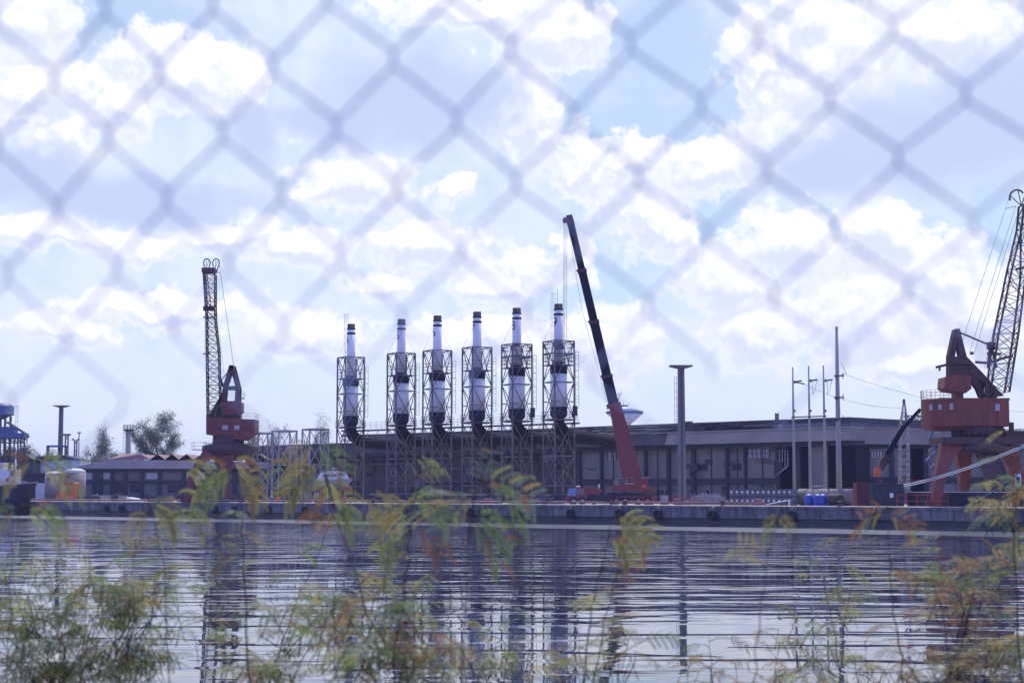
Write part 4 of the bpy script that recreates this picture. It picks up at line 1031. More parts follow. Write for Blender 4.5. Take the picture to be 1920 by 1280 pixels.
def left_warehouse():
    D = 366.; O = P(150, 921, D); O.z = QZ; lp = lambda X, Y: P(X, Y, D) - O
    t = thing('warehouse', 'low grey warehouse with folded terracotta roof left of the left crane', 'warehouse', O)
    X = lambda x: (P(x, 880, D) - O).x; Z = lambda y: (P(300, y, D) - O).z
    m = MB(); m.bx(X(152), X(505), 0, .4, 0, Z(880)); m.build('wall', mat('grey_panel', (.15, .148, .155), .8, scale=.3, var=.25), t)
    m = MB(); m.bx(X(150), X(505), -.7, 3, Z(884), Z(878.5)); m.build('eave_beam', darkgrey, t)
    m = MB(); outline(m, O, [(140, 876), (205, 863), (212, 861), (505, 866), (505, 878.4), (150, 878.4)], D, -1.5, 3); m.build('fascia', mat('pale_fascia', (.33, .30, .30), .8, scale=.3, var=.2), t)
    for x in (178, 190, 211, 236, 267, 300, 345, 390, 440): m = MB(); m.bx(X(x) - .4, X(x) + .4, -.4, 0, 0, Z(884)); m.build('column', darkgrey, t)
    m = MB(); m.bx(X(152), X(505), -.35, -.002, Z(906), Z(900)); m.build('belt_beam', darkgrey, t)
    for x0, x1 in ((215, 232), (245, 263), (315, 340), (362, 386)):
        m = MB(); m.bx(X(x0), X(x1), -.1, -.003, Z(923), Z(908)); m.build('door', darkgrey, t)
    for x0, x1 in ((160, 176), (193, 209), (275, 297), (350, 385)):
        m = MB(); m.bx(X(x0), X(x1), -.1, -.003, Z(898), Z(886)); m.build('window', pale_glass, t)
    m = MB()
    # folded roof: hipped first bay, then ridges running back
    r0 = [(204, 861.5), (222, 851), (262, 850), (270, 851.5), (278, 861)]
    vs = []
    for x0, x1 in ((204, 284), (282, 312), (310, 338), (336, 365), (363, 398), (396, 430), (428, 470), (468, 505)):
        first = x0 == 204
        ridge = x1 - 14 if first else (x0 + x1) / 2
        zt = Z(851); zb = Z(861) if first else Z(862)
        a, b2, c = X(x0), X(ridge), X(x1)
        if first: m.add([(a, -1.6, zb), (c, -1.6, zb), (X(222), 3, zt + .1), (X(265), -1.0, zt), (a + 1, 18, zb), (X(222), 18, zt + .1), (X(268), 18, zt), (c, 18, zb)],
                        [(0, 1, 3, 2), (0, 2, 5, 4), (2, 3, 6, 5), (1, 7, 6, 3)])
        else: m.add([(a, -1.2, zb), (b2, -1.2, zt), (c, -1.2, zb), (a, 18, zb), (b2, 18, zt), (c, 18, zb)], [(0, 1, 4, 3), (1, 2, 5, 4)]); m.add([(a + .3, .4, zb), (b2, .4, zt - .2), (c - .3, .4, zb)], [(0, 1, 2)], 1)
    m.build('roof', [tile_red, black_in], t)
left_warehouse()
def silo(x, D, r, y0, ytop, label):
    O = P(x, 921, D); O.z = QZ; s = S(D); h = P(x, ytop, D).z - QZ; hs = P(x, y0, D).z - QZ; r = r * s
    t = thing('silo', label, 'silo', O, 0, 'round pinkish silos with pale domes')
    m = MB(); m.lathe([(r, 0), (r, hs)], seg=30); m.build('shell', pinkgrey, t)
    m = MB(); m.lathe([(r, hs), (r * .94, hs + (h - hs) * .5), (r * .6, hs + (h - hs) * .85), (.15, h)], seg=30); m.build('dome', mat('dome_paint', (.62, .6, .6), .6), t)
    m = MB(); q = (-r * .38, -r * .9, hs - .8); m.tube([(q[0], q[1] - .3, q[2]), (q[0], q[1] + .3, q[2])], .3, 10); m.build('hatch', navy, t)
    m = MB()
    for a in (-70, -40, 20): m.box((r * math.sin(math.radians(a)), -r * math.cos(math.radians(a)) - .02, hs / 2), (.07, .07, hs - .2))
    m.lathe([(.15, 0), (.2, .3), (.05, .5)], (0, 0, h - .1), 8); m.build('seam', pinkgrey, t)
silo(102, 346., 17.5, 890, 883, 'shorter pinkish silo with dome, behind the white container')
silo(140, 343., 20, 886, 877.5, 'taller pinkish silo with dome, behind the orange truck')
# tower with a railed head, small floodlight towers, gantry
O = P(239, 921, 420.); O.z = QZ; h = P(239, 806, 420.).z - QZ
t = thing('observation_tower', 'pale round tower with a railed top between the two trees', 'tower', O)
m = MB(); m.tube([(0, 0, 0), (0, 0, h)], [.75, .62], 16); m.build('shaft', concrete_top, t)
m = MB(); m.lathe([(.6, h - .4), (1.3, h), (1.3, h + .2)], seg=18); railing(m, [(1.35 * math.cos(a * PI / 6), 1.35 * math.sin(a * PI / 6), h + .1) for a in range(13)], 1.1, .05, .7); m.build('gallery', steel_d, t)
m = MB(); ladder(m, (-.9, -.4, 2), (-.95, -.4, h), .5, .06, .9); m.build('ladder', steel_d, t)
for x, yt, wd, lb, arms in ((123, 816, 3, 'lattice floodlight tower right behind the dark light mast', 4), (140, 825, 2.5, 'lattice floodlight tower with one lamp bar, next to a slim pole', 2)):
    O = P(x, 921, 470.); O.z = QZ; h = P(x, yt, 470.).z - QZ; s = S(470.); t = thing('floodlight_tower', lb, 'tower', O)
    m = MB(); q = wd * s; m.truss([(-q, -q, 0), (q, -q, 0), (q, q, 0), (-q, q, 0)], [(-q * .8, -q, h), (q * .8, -q, h), (q * .8, q, h), (-q * .8, q, h)], 9, .16, .08); m.build('lattice', steel_d, t)
    m = MB(); m.bar((-q * 2.2, 0, h), (q * 2.2, 0, h), .2)
    for i in range(arms):
        xx = -q * 2 + 4 * q * i / max(1, arms - 1); m.box((xx, -.3, h + .25), (.5, .3, .4))
    m.build('lamp_bar', steel_d, t)
O = P(146, 921, 450.); O.z = QZ; h = P(146, 811, 450.).z - QZ
t = thing('lamp_pole', 'slim lamp pole between the floodlight tower and the thin tree', 'pole', O)
m = MB(); m.tube([(0, 0, 0), (0, 0, h)], .14, 8); m.build('pole', steel_d, t); m = MB(); m.box((0, 0, h), (1.0, .4, .3)); m.build('lamp', steel_d, t)
O = P(107, 921, 400.); O.z = QZ; lp = lambda X, Y: P(X, Y, 400.) - O
t = thing('gantry', 'small blue grey gantry frame behind the dark light mast', 'gantry', O)
m = MB()
for x in (90, 124): a = lp(x, 836); m.bx(a.x - .25, a.x + .25, -.4, .4, 0, a.z)
m.build('post', steel_d, t); m = MB(); a = lp(88, 838); b2 = lp(126, 834.5); m.bx(a.x, b2.x, -.45, .45, a.z, b2.z); m.bx(a.x, a.x + .5, -.5, .5, a.z - 2.4, a.z); m.build('beam', blue_st, t)

# saucer water tower behind the boom
D = 480.; O = P(1172, 921, D); O.z = QZ; s = S(D); lp = lambda X, Y: P(X, Y, D) - O
t = thing('saucer_water_tower', 'white and blue saucer shaped water tower behind the truck crane boom', 'water tower', O)
zr = lp(1172, 773).z; z0 = lp(1172, 796).z; zt = lp(1172, 762).z
m = MB(); m.lathe([(1.6, 0), (1.6, z0)], seg=20); m.build('shaft', white_p, t)
m = MB(); m.lathe([(1.6, z0), (34 * s, zr - .4)], seg=36); m.lathe([(34 * s, zr + .3), (5 * s, zt)], seg=36); m.build('bowl', white_p, t)
m = MB(); m.lathe([(34 * s, zr - .42), (35 * s, zr - .3), (35 * s, zr + .25), (34 * s, zr + .35)], seg=36); m.lathe([(6 * s, zt - .3), (6 * s, zt + .2), (1, zt + .4)], seg=20); m.build('rim', blue_st, t)
m = MB(); m.bar((-.3, 0, zt), (-.3, 0, zt + 1.3), .08); m.bar((1.2, 0, zt - .3), (1.2, 0, zt + .8), .06); m.build('antenna', steel_d, t)

# ------------------------------------------------------------------ trees
def tree(x, ytop, D, w, kind, label, seed, n=2600, trunk_y=925, bare=False, leaf=None, group='trees beyond the yard'):
    rr = random.Random(seed); O = P(x, 921, D); O.z = QZ; h = P(x, ytop, D).z - QZ; s = S(D); W = w * s / 2
    t = thing('tree', label, 'tree', O, 0, group)
    mt = MB(); tips = []
    def grow(p, d, ln, r, lvl):
        pts = [p]; rs = [r]; q = p.copy(); dd = d.copy()
        for i in range(4):
            dd = (dd + Vector((rr.uniform(-.18, .18), rr.uniform(-.18, .18), rr.uniform(-.05, .16)))).normalized(); q = q + dd * ln / 4; pts.append(q.copy()); rs.append(r * (1 - .17 * (i + 1)))
        mt.tube(pts, [max(.035, q_) for q_ in rs], 6 if lvl < 2 else 3)
        if lvl < 4:
            for i in range(2, 5): tips.append((pts[i], lvl))
            for j in range(5 if lvl == 0 else 3 if lvl < 3 else 2):
                k = rr.randint(1 if lvl else 2, 4)
                a = rr.uniform(0, 2 * PI); sp = rr.uniform(.45, 1.0) if kind != 'tall' else rr.uniform(.5, 1.1)
                nd_ = (dd * .75 + Vector((math.cos(a) * sp, math.sin(a) * sp, rr.uniform(0, .3)))).normalized()
                grow(pts[k], nd_, ln * rr.uniform(.55, .75), r * .5, lvl + 1)
        else:
            for i in range(1, 5): tips.append((pts[i], lvl))
    grow(Vector((0, 0, 0)), Vector((rr.uniform(-.06, .06), 0, 1)), h * (.48 if kind != 'tall' else .62), max(.12, h * .018), 0)
    # fit the crown to its real width and height
    mxz = max(p.z for p, _ in tips); mxx = max(abs(p.x) for p, _ in tips)
    kz = h / mxz * .97; kx = W / mxx
    mt.v = [(a * kx, b3 * kx, c * kz) for a, b3, c in mt.v]
    tips = [(Vector((p.x * kx, p.y * kx, p.z * kz)), l) for p, l in tips if l > 0 or kind == 'tall']
    mt.build('trunk', bark, t)
    mc = MB(); sz = max(.13, .0075 * h * (1.2 if h < 8 else .7))
    for i in range(int(n * 3)):
        p, l = rr.choice(tips)
        if bare and rr.random() < .5: continue
        g = .022 * h + .12
        c = p + Vector((rr.gauss(0, g), rr.gauss(0, g), rr.gauss(0, g * .8)))
        a = Vector((rr.gauss(0, 1), rr.gauss(0, 1), rr.gauss(0, 1.3))).normalized() * sz * rr.uniform(.6, 1.7); b3 = a.orthogonal().normalized() * sz * rr.uniform(.3, .7)
        mc.add([c - a, c - b3, c + a, c + b3], [(0, 1, 2, 3)], 0 if rr.random() < .6 else 1)
    mc.build('crown', [leaf or leaf_far, leaf_far2], t)
tree(293, 768, 430., 100, 'broad', 'large feathery tree rising behind the terracotta roof', 3, 7000)
tree(188, 784, 425., 40, 'tall', 'slender open tree with a thin trunk left of the railed tower', 5, 1300)
tree(172, 832, 420., 44, 'broad', 'low bush growing at the left foot of the slender tree', 8, 1100)
tree(216, 838, 420., 40, 'broad', 'low bush growing between the slender tree and the railed tower', 9, 900)
tree(252, 836, 440., 22, 'broad', 'small round bush left of the large feathery tree', 10, 500)
tree(48, 830, 410., 62, 'broad', 'dark dense tree right below the blue loader platform', 12, 2200)
tree(6, 834, 400., 40, 'broad', 'dark dense tree cut by the left edge under the water tower', 13, 1700)
tree(110, 846, 400., 60, 'broad', 'low dark bush between the dense tree and the silos', 14, 1200)
tree(478, 766, 385., 52, 'tall', 'thin leaved tree just right of the left crane house', 15, 900, bare=True, leaf=leaf_far2)
tree(512, 788, 380., 50, 'tall', 'sparse tree behind the bare lattice frames', 16, 800, bare=True, leaf=leaf_far2)
tree(606, 764, 380., 46, 'tall', 'wispy tree left of chimney four', 17, 900, bare=True, leaf=leaf_far2)
tree(715, 806, 370., 60, 'tall', 'bare twiggy tree low between chimneys four and five', 18, 350, bare=True, leaf=leaf_far2)
mb = MB(); rr = random.Random(4)                # far low scrub closing the yard
for i in range(9000):
    x = rr.uniform(-60, 520); D = rr.uniform(520, 640); c = P(x, 0, D); c.z = QZ + abs(rr.gauss(0, 2.6)) * (1 + .4 * math.sin(x * .05))
    a = Vector((rr.gauss(0, 1), rr.gauss(0, 1), rr.gauss(0, 1))).normalized() * .8; b3 = a.orthogonal().normalized() * .5
    mb.add([c - a, c - b3, c + a, c + b3], [(0, 1, 2, 3)])
tag(mb.build('scrub', leaf_far), 'far band of low dark scrub on the horizon behind the left sheds', 'scrub', kind='stuff')

# ------------------------------------------------------------------ boats
def tug():
    D = depth(10, -3.5); O = P(10, 921, D); O.z = 0; s = S(D); lp = lambda X, Y, dy=0: P(X, Y, D + dy) - O
    t = thing('tugboat', 'dark hulled tugboat with white wheelhouse moored at the left edge', 'boat', O)
    X = lambda x: lp(x, 900).x; Z = lambda y: lp(10, y).z
    m = MB(); n = 15; rows = []
    xs = [X(-90) + (X(70) - X(-90)) * i / n for i in range(n + 1)]
    for i, x in enumerate(xs):
        q = i / n; b2 = 3.4 * (1 - max(0, (q - .6) / .4) ** 2.2) + .05
        sheer = Z(913) + (Z(904) - Z(913)) * max(0, q - .3) ** 1.5 / .6
        rake = -max(0, (q - .75) / .25) * 2.2
        rows.append([(x, -b2, sheer), (x + rake * .5, -b2 * .93, sheer * .5), (x + rake, -b2 * .75, -.4), (x + rake, b2 * .75, -.4), (x + rake * .5, b2 * .93, sheer * .5), (x, b2, sheer)])
    vs = [v for r in rows for v in r]; fs = []
    for i in range(n):
        for j in range(5): fs.append((i * 6 + j, (i + 1) * 6 + j, (i + 1) * 6 + j + 1, i * 6 + j + 1))
        fs.append((i * 6 + 5, (i + 1) * 6 + 5, (i + 1) * 6, i * 6))
    fs += [tuple(range(6)), tuple(range(n * 6 + 5, n * 6 - 1, -1))]
    m.add(vs, fs); m.build('hull', navy, t)
    m = MB()
    for i in range(n): 
        for sgn in (0, 5): m.bar(Vector(rows[i][sgn]) + Vector((0, 0, .05)), Vector(rows[i + 1][sgn]) + Vector((0, 0, .05)), .22)
    m.build('gunwale', steel, t)
    m = MB(); m.bx(X(-50), X(34), -1.9, 1.9, Z(914), Z(880)); m.bx(X(-40), X(10), -1.7, 1.7, Z(880), Z(868)); m.bx(X(-42), X(12), -1.9, 1.9, Z(868.2), Z(867)); h = m.build('wheelhouse', white_p, t)
    for a, b2, y0, y1 in ((24, 32, 892, 882), (-2, 4, 895, 879), (-18, -8, 892, 882)):
        m = MB(); m.bx(X(a), X(b2), -1.97, -1.903, Z(y0), Z(y1)); m.build('window', glass, h)
    m = MB(); m.tube([(X(19), -1.95, Z(899)), (X(19), -2.05, Z(899))], .33, 12); m.tube([(X(31), -1.95, Z(903)), (X(31), -2.1, Z(903))], .3, 12); m.build('lifebuoy', orange_p, h)
    m = MB(); m.bx(X(-38), X(38), -2.6, 2.6, Z(909.5), Z(908.5)); rr = random.Random(2)
    for i in range(26): c = Vector((X(rr.uniform(2, 62)), rr.uniform(-1.5, 1), Z(907) + rr.uniform(-.2, .5))); m.bar(c, c + Vector((rr.uniform(-1.4, 1.4), rr.uniform(-.5, .5), rr.uniform(-.25, .35))), rr.uniform(.06, .25), m=rr.choice((0, 1, 1, 2)))
    m.bar((X(34), -1, Z(903)), (X(54), -1, Z(910)), .16, m=1); m.build('deck_gear', [steel_d, white_p, navy], t)
tug()
def yacht():
    D = depth(628, 12); O = P(626, 921, D); O.z = QZ; lp = lambda X, Y: P(X, Y, D) - O
    t = thing('motor_yacht', 'white motor yacht propped on the quay behind the left shrubs', 'boat', O)
    X = lambda x: lp(x, 900).x; Z = lambda y: lp(626, y).z
    m = MB(); n = 12; rows = []
    for i in range(n + 1):
        q = i / n; x = X(588) + (X(664) - X(588)) * q; b2 = 1.5 * (1 - max(0, (q - .5) / .5) ** 2) + .04; sh = Z(901) + (Z(896.5) - Z(901)) * q
        rk = -1.5 * max(0, (q - .6) / .4); rows += [(x, -b2, sh), (x + rk * .4, -b2 * .85, sh - .6), (x + rk, -.1, sh - 1.5), (x + rk, .1, sh - 1.5), (x + rk * .4, b2 * .85, sh - .6), (x, b2, sh)]
    fs = []
    for i in range(n):
        for j in range(6): fs.append((i * 6 + j, (i + 1) * 6 + j, (i + 1) * 6 + (j + 1) % 6, i * 6 + (j + 1) % 6))
    fs += [tuple(range(6)), tuple(range(n * 6 + 5, n * 6 - 1, -1))]
    m.add(rows, fs); m.build('hull', mat('pale_blue_hull', (.34, .39, .48), .35), t)
    m = MB(); m.prism([(X(596), Z(901)), (X(654), Z(897.5)), (X(646), Z(885)), (X(636), Z(882.5)), (X(604), Z(885)), (X(598), Z(892))], -1.15, 1.15); c = m.build('cabin', white_p, t)
    m = MB(); m.prism([(X(637), Z(892)), (X(648), Z(891)), (X(643), Z(885.5)), (X(637), Z(885))], -1.2, -1.152); m.prism([(X(606), Z(894)), (X(632), Z(893)), (X(632), Z(888)), (X(608), Z(889))], -1.2, -1.152); m.build('window', glass, c)
    m = MB(); m.bar((X(625), 0, Z(883)), (X(625), 0, Z(874)), .08); m.bar((X(619), 0, Z(878)), (X(631), 0, Z(878)), .12); m.bx(X(604), X(636), -1.2, 1.2, Z(883), Z(882)); m.build('radar_arch', white_p, c)
    m = MB()
    for x in (598, 618, 638): m = MB(); m.box((X(x), 0, (Z(901) - 1.4) / 2), (.35, 1.8, max(.3, Z(901) - 1.4))); m.build('cradle', steel_d, t)
yacht()

# ------------------------------------------------------------------ things along the quay
def on_quay(x, o): return Q(x, o)
# pipeline and its bends along the edge
m = MB()
a = (Q(60, 1.8).xy - Q0).dot(QD); b2 = (Q(1435, 1.8).xy - Q0).dot(QD)
L0 = Vector(qf(a, 1.8, QZ)); 
m.tube([Vector(qf(a, 1.8, QZ + .38)) - L0, Vector(qf(b2, 1.8, QZ + .38)) - L0], .15, 10)
u = a
while u < b2:
    q = Vector(qf(u, 1.8, QZ)) - L0; m.box((q.x, q.y, .14), (.3, .3, .28), 0, QANG); u += 6
single('pipeline', m, mat('pink_pipe', (.24, .14, .14), .6, scale=.4, var=.4), 'long reddish pipe on low blocks along the quay edge', 'pipe', L0)
# tyre fenders on the wall
fl = [(200, 'far left below the dark car'), (228, 'below the white dinghy'), (403, 'below the left crane, left one'), (440, 'below the left crane, right one'), (502, 'below the blue drums'), (572, 'below the grey cabinet'), (645, 'below the orange drum'), (760, 'below chimney five'),
      (883, 'below chimney seven, left one'), (905, 'below chimney seven, right one'), (970, 'below chimney eight'), (1070, 'below the truck crane cab'), (1162, 'below the truck crane boom'), (1234, 'left of the light mast'), (1337, 'below the heap of zinc mesh'), (1486, 'below the long tank'), (1640, 'below the dark container')]
ty = None
for x, wl in fl:
    p = Q(x, -.22, 0); lb = 'black tyre fender hanging on the quay wall ' + wl
    p.z = 1.05
    if ty is None:
        ty = thing('tyre_fender', lb, 'fender', p, QANG, 'tyre fenders along the quay wall')
        m = MB(); pr = 14; vs = []; fs = []
        for i in range(20):
            an = 2 * PI * i / 20
            for j in range(8):
                b3 = 2 * PI * j / 8; r = .47 + .28 * math.cos(b3); vs.append((r * math.cos(an), .22 * math.sin(b3) - .12, r * math.sin(an)))
        for i in range(20):
            for j in range(8): fs.append((i * 8 + j, i * 8 + (j + 1) % 8, ((i + 1) % 20) * 8 + (j + 1) % 8, ((i + 1) % 20) * 8 + j))
        m.add(vs, fs, 0, True); m.build('tyre', rubber, ty)
        m = MB(); m.tube([(-.1, -.1, .5), (-.06, .05, 1.1)], .03, 5); m.tube([(.1, -.1, .5), (.06, .05, 1.1)], .03, 5); m.build('chain', steel, ty)
    else: dup(ty, p, lb)
# bollards
bl = None
for x, wl in ((300, 'left of the left crane'), (455, 'right of the left crane'), (700, 'below chimney four'), (985, 'below chimney eight'), (1172, 'in front of the truck crane boom'), (1355, 'by the end of the zinc mesh heap'), (1575, 'below the thick power pole')):
    p = Q(x, .45, QZ + .1); lb = 'dark iron mooring bollard on the quay edge ' + wl
    if bl is None:
        bl = thing('bollard', lb, 'bollard', p, 0, 'mooring bollards on the quay edge')
        m = MB(); m.lathe([(.32, 0), (.24, .08), (.2, .35), (.32, .45), (.34, .55), (.2, .62), (.02, .64)], seg=14); m.build('post', crane_dark, bl)
    else: dup(bl, p, lb)
# red cabinets
rc = None
for x, wd, o, wl in ((131, 9, 3, 'in front of the orange truck'), (771, 7, 3, 'below chimney five'), (913, 8, 3, 'left of the red railing near chimney seven'), (1074, 9, 3, 'in front of the truck crane cab'), (1269, 10, 3, 'below the light mast'), (1422, 10, 3, 'in front of the stacked grey tanks')):
    p = Q(x, o); lb = 'small red hydrant box with pale lid ' + wl
    if rc is None:
        rc = thing('hydrant_box', lb, 'box', p, QANG * .3, 'red hydrant boxes along the quay')
        m = MB(); m.bx(-.38, .38, -.3, .3, .12, .82); m.build('body', red_p, rc)
        m = MB(); m.bx(-.41, .41, -.33, .33, .822, .88); m.build('lid', white_p, rc)
        m = MB(); m.bx(-.34, .34, -.26, .26, 0, .119); m.build('plinth', darkgrey, rc)
    else: dup(rc, p, lb)
# drums
dr = {}
for x, o, mm, wl in ((509, 4, 'blue', 'leftmost of the drums right of the left crane'), (531, 4.6, 'blue', 'just right of the orange drum'), (549, 4, 'blue', 'left of the grey cabinet'), (522, 3.6, 'orange', 'between two blue drums'), (646, 4, 'orange', 'below the white yacht'), (321, 4, 'orange', 'left of the left crane leg'), (1517, 4, 'blue', 'left of the pair beside the long tank'), (1533, 4, 'blue', 'middle of the blue ones by the long tank'), (1543, 4.1, 'blue', 'right of the pair by the red brown tank')):
    big = x > 1500; lb = ('big ' if big else '') + mm + ' plastic drum standing ' + wl; p = Q(x, o)
    k = (mm, big)
    if k not in dr:
        t = thing('drum', lb, 'drum', p, 0, 'plastic drums on the quay'); sc = 1.55 if big else 1.05; r0 = .34 * sc * (1.15 if big else 1)
        m = MB(); m.lathe([(r0 * .95, 0), (r0, .05), (r0, .3 * sc), (r0 * 1.04, .33 * sc), (r0, .36 * sc), (r0, .62 * sc), (r0 * 1.04, .65 * sc), (r0, .68 * sc), (r0 * .96, .88 * sc), (r0 * .8, .92 * sc)], seg=18); m.build('body', blue_p if mm == 'blue' else orange_p, t)
        m = MB(); m.lathe([(r0 * .55, .92 * sc), (r0 * .55, .97 * sc), (.02, 1.02 * sc)], seg=14); m.build('lid', white_p if mm == 'blue' else orange_p, t); dr[k] = t
    else: dup(dr[k], p, lb)
# caged tanks, two tiers
ib = None
xs = [1377 + i * 9.9 for i in range(12)]
for tier in (0, 1):
    for i, x in enumerate(xs):
        p = Q(x, 9 + .0 * i); p.z = QZ + tier * 1.14
        lb = ORD[i] + ' caged grey tank from the left in the ' + ('upper' if tier else 'lower') + ' tier beside the long tank'
        if ib is None:
            ib = thing('caged_tank', lb, 'tank', p, QANG, 'caged grey tanks stacked on the quay')
            m = MB(); m.bx(-.46, .46, -.5, .5, .15, 1.08); m.build('bottle', tote_m, ib)
            m = MB()
            for q in (-.47, -.23, 0, .23, .47): m.bx(q - .018, q + .018, -.54, -.505, .12, 1.1)
            for z in (.2, .5, .8, 1.08): m.bx(-.5, .5, -.57, -.542, z - .018, z + .018)
            m.build('cage', steel_d, ib)
            m = MB(); m.bx(-.5, .5, -.52, .52, 0, .13); m.build('pallet', navy, ib)
            m = MB(); m.bx(-.2, .1, -.585, -.572, .55, .8); m.build('label_plate', white_p, ib)
        else: dup(ib, p, lb)
# long lying tank
O = Q(1500, 11); t = thing('long_tank', 'long pale tank lying on the quay behind the blue drums', 'tank', O, QANG)
m = MB(); m.tube([(0, 0, 1.15), (8.2, 0, 1.15)], 1.12, 24); m.build('shell', mat('dull_tank_paint', (.20, .175, .18), .8, scale=.6, var=.3), t)
m = MB()
for x in (1, 4, 7): m.box((x, 0, .25), (.4, 1.8, .5))
m.build('saddle', darkgrey, t); m = MB(); m.lathe([(.3, 2.2), (.3, 2.5), (.1, 2.6)], (2.6, 0, 0), 12); m.build('manhole', steel_d, t)
O = Q(1566, 4.2); t = thing('lying_tank', 'red brown tank on short legs right of the blue drums', 'tank', O, QANG)
m = MB(); m.tube([(-1.0, 0, .95), (-.85, 0, .95), (.85, 0, .95), (1.0, 0, .95)], [.5, .68, .68, .5], 18); m.build('shell', redbrown, t); m = MB(); m.bx(-.7, -.5, -.4, .4, 0, .5); m.bx(.5, .7, -.4, .4, 0, .5); m.build('leg', darkgrey, t)
# containers
def container(x0, x1, o, yt, mm, label, sign=False):
    O = Q((x0 + x1) / 2, o); D = O.y; s = S(D); wd = (x1 - x0) * s; h = P(x0, yt, D).z - QZ
    t = thing('shipping_container', label, 'container', O)
    m = MB(); n = max(6, int(wd / .28)); y0 = -1.2
    pts = []
    for i in range(n):
        xa = -wd / 2 + wd * i / n; xb = -wd / 2 + wd * (i + 1) / n; st = (xb - xa) / 4
        pts += [(xa, y0 + .05), (xa + st, y0 + .05), (xa + 2 * st, y0), (xa + 3 * st, y0)]
    pts += [(wd / 2, y0), (wd / 2, 1.2), (-wd / 2, 1.2)]
    k = len(pts); m.add([(a, b3, .12) for a, b3 in pts] + [(a, b3, h - .05) for a, b3 in pts], [tuple(range(k - 1, -1, -1)), tuple(range(k, 2 * k))] + [(i, (i + 1) % k, (i + 1) % k + k, i + k) for i in range(k)]); m.build('body', mm, t)
    m = MB()
    for z in (.06, h): m.bx(-wd / 2 - .04, wd / 2 + .04, y0 - .05, 1.24, z - .06, z + .06)
    for xx in (-wd / 2, wd / 2): m.bx(xx - .06, xx + .06, y0 - .06, y0 + .1, .122, h - .062)
    m.build('frame', mm, t)
    if sign: m = MB(); m.bx(wd * .05, wd * .17, y0 - .1, y0 - .07, h * .42, h * .62); m.build('sign', white_p, t)
container(1604, 1631, 5, 905, mat('maroon_container', (.16, .035, .04), .6, var=.3), 'maroon shipping container standing right of the thick pole')
container(1633, 1690, 4, 908, mat('slate_container', (.035, .04, .055), .6, var=.3), 'long dark shipping container with a small white sign', True)
container(70, 100, 14, 906, white_p, 'white container raised on a stand in front of the shorter silo')
# grey cabinets
for x, o, wd, h, lb in ((577, 5, 1.2, 1.9, 'tall pale grey switch cabinet by the small step ladder'), (1246, 5, 1.0, 1.35, 'grey switch cabinet left of the light mast'), (602, 4, 2.0, .4, 'low grey concrete block at the foot of the white yacht')):
    O = Q(x, o); t = thing('cabinet' if h > 1 else 'concrete_block', lb, 'cabinet' if h > 1 else 'block', O, QANG * .4)
    m = MB(); m.bx(-wd / 2, wd / 2, -.35, .35, .08, h); m.build('body', steel if h > 1 else concrete_top, t)
    m = MB(); m.bx(-wd / 2 - .04, wd / 2 + .04, -.4, .4, h + .002, h + .08) if h > 1 else m.bx(-wd / 2 + .1, wd / 2 - .1, -.3, .3, 0, .079); 
    if h > 1: m.bx(-.02, .02, -.365, -.352, .15, h - .05)
    m.build('cover' if h > 1 else 'base', steel_d, t)
O = Q(589, 5); m = MB(); ladder(m, (0, -.2, 0), (.35, .3, 1.7), .55, .07, .32); ladder(m, (.6, .7, 0), (.36, .32, 1.7), .5, .05, .5); single('step_ladder', m, white_p, 'small white step ladder leaning beside the grey cabinet', 'ladder', O)
# railings
def rail_run(x0, x1, o, h, mm, lb, mid=1, posts=1.3):
    A = Q(x0, o); B = Q(x1, o); m = MB(); railing(m, [(0, 0, 0), B - A], h, .045, posts, mid); single('railing', m, mm, lb, 'railing', A, 0, 'red railings along the quay')
rail_run(936, 1000, 3.4, 1.0, red_p, 'red railing on the quay between chimneys seven and nine')
rail_run(1156, 1240, 3.4, 1.15, red_p, 'red railing in front of the truck crane counterweight')
rail_run(1252, 1310, 3.0, 1.2, red_p, 'red railing in front of the heap of zinc mesh', 2, .7)
rail_run(1682, 1778, 2.2, 1.5, red_p, 'red railing on the quay in front of the long dark wall')
rail_run(1690, 1745, 22, 3.4, red_p, 'tall red railing behind the mooring ropes left of the crane leg', 1, 2.2)
# zinc mesh heap
O = Q(1326, 7.5); m = MB(); rr = random.Random(21)
for i in range(520):
    c = Vector((rr.gauss(0, 1.7), rr.gauss(0, .8), 0)); c.x = max(-2.8, min(2.9, c.x)); hh = 1.45 * max(.25, 1 - (abs(c.x) / 3.2) ** 3); c.z = rr.uniform(.05, hh)
    d = Vector((rr.gauss(0, 1), rr.gauss(0, .6), rr.gauss(0, .8))).normalized() * rr.uniform(.25, .6); m.bar(c - d, c + d, .045)
for i in range(10):
    x = -2.4 + i * .53; m.bar((x, -.9, 0), (x, -.9, 1.35 + rr.uniform(-.2, .15)), .06)
single('mesh_heap', m, mesh_pile, 'tangled heap of zinc wire mesh left of the stacked grey tanks', 'scrap heap', O)
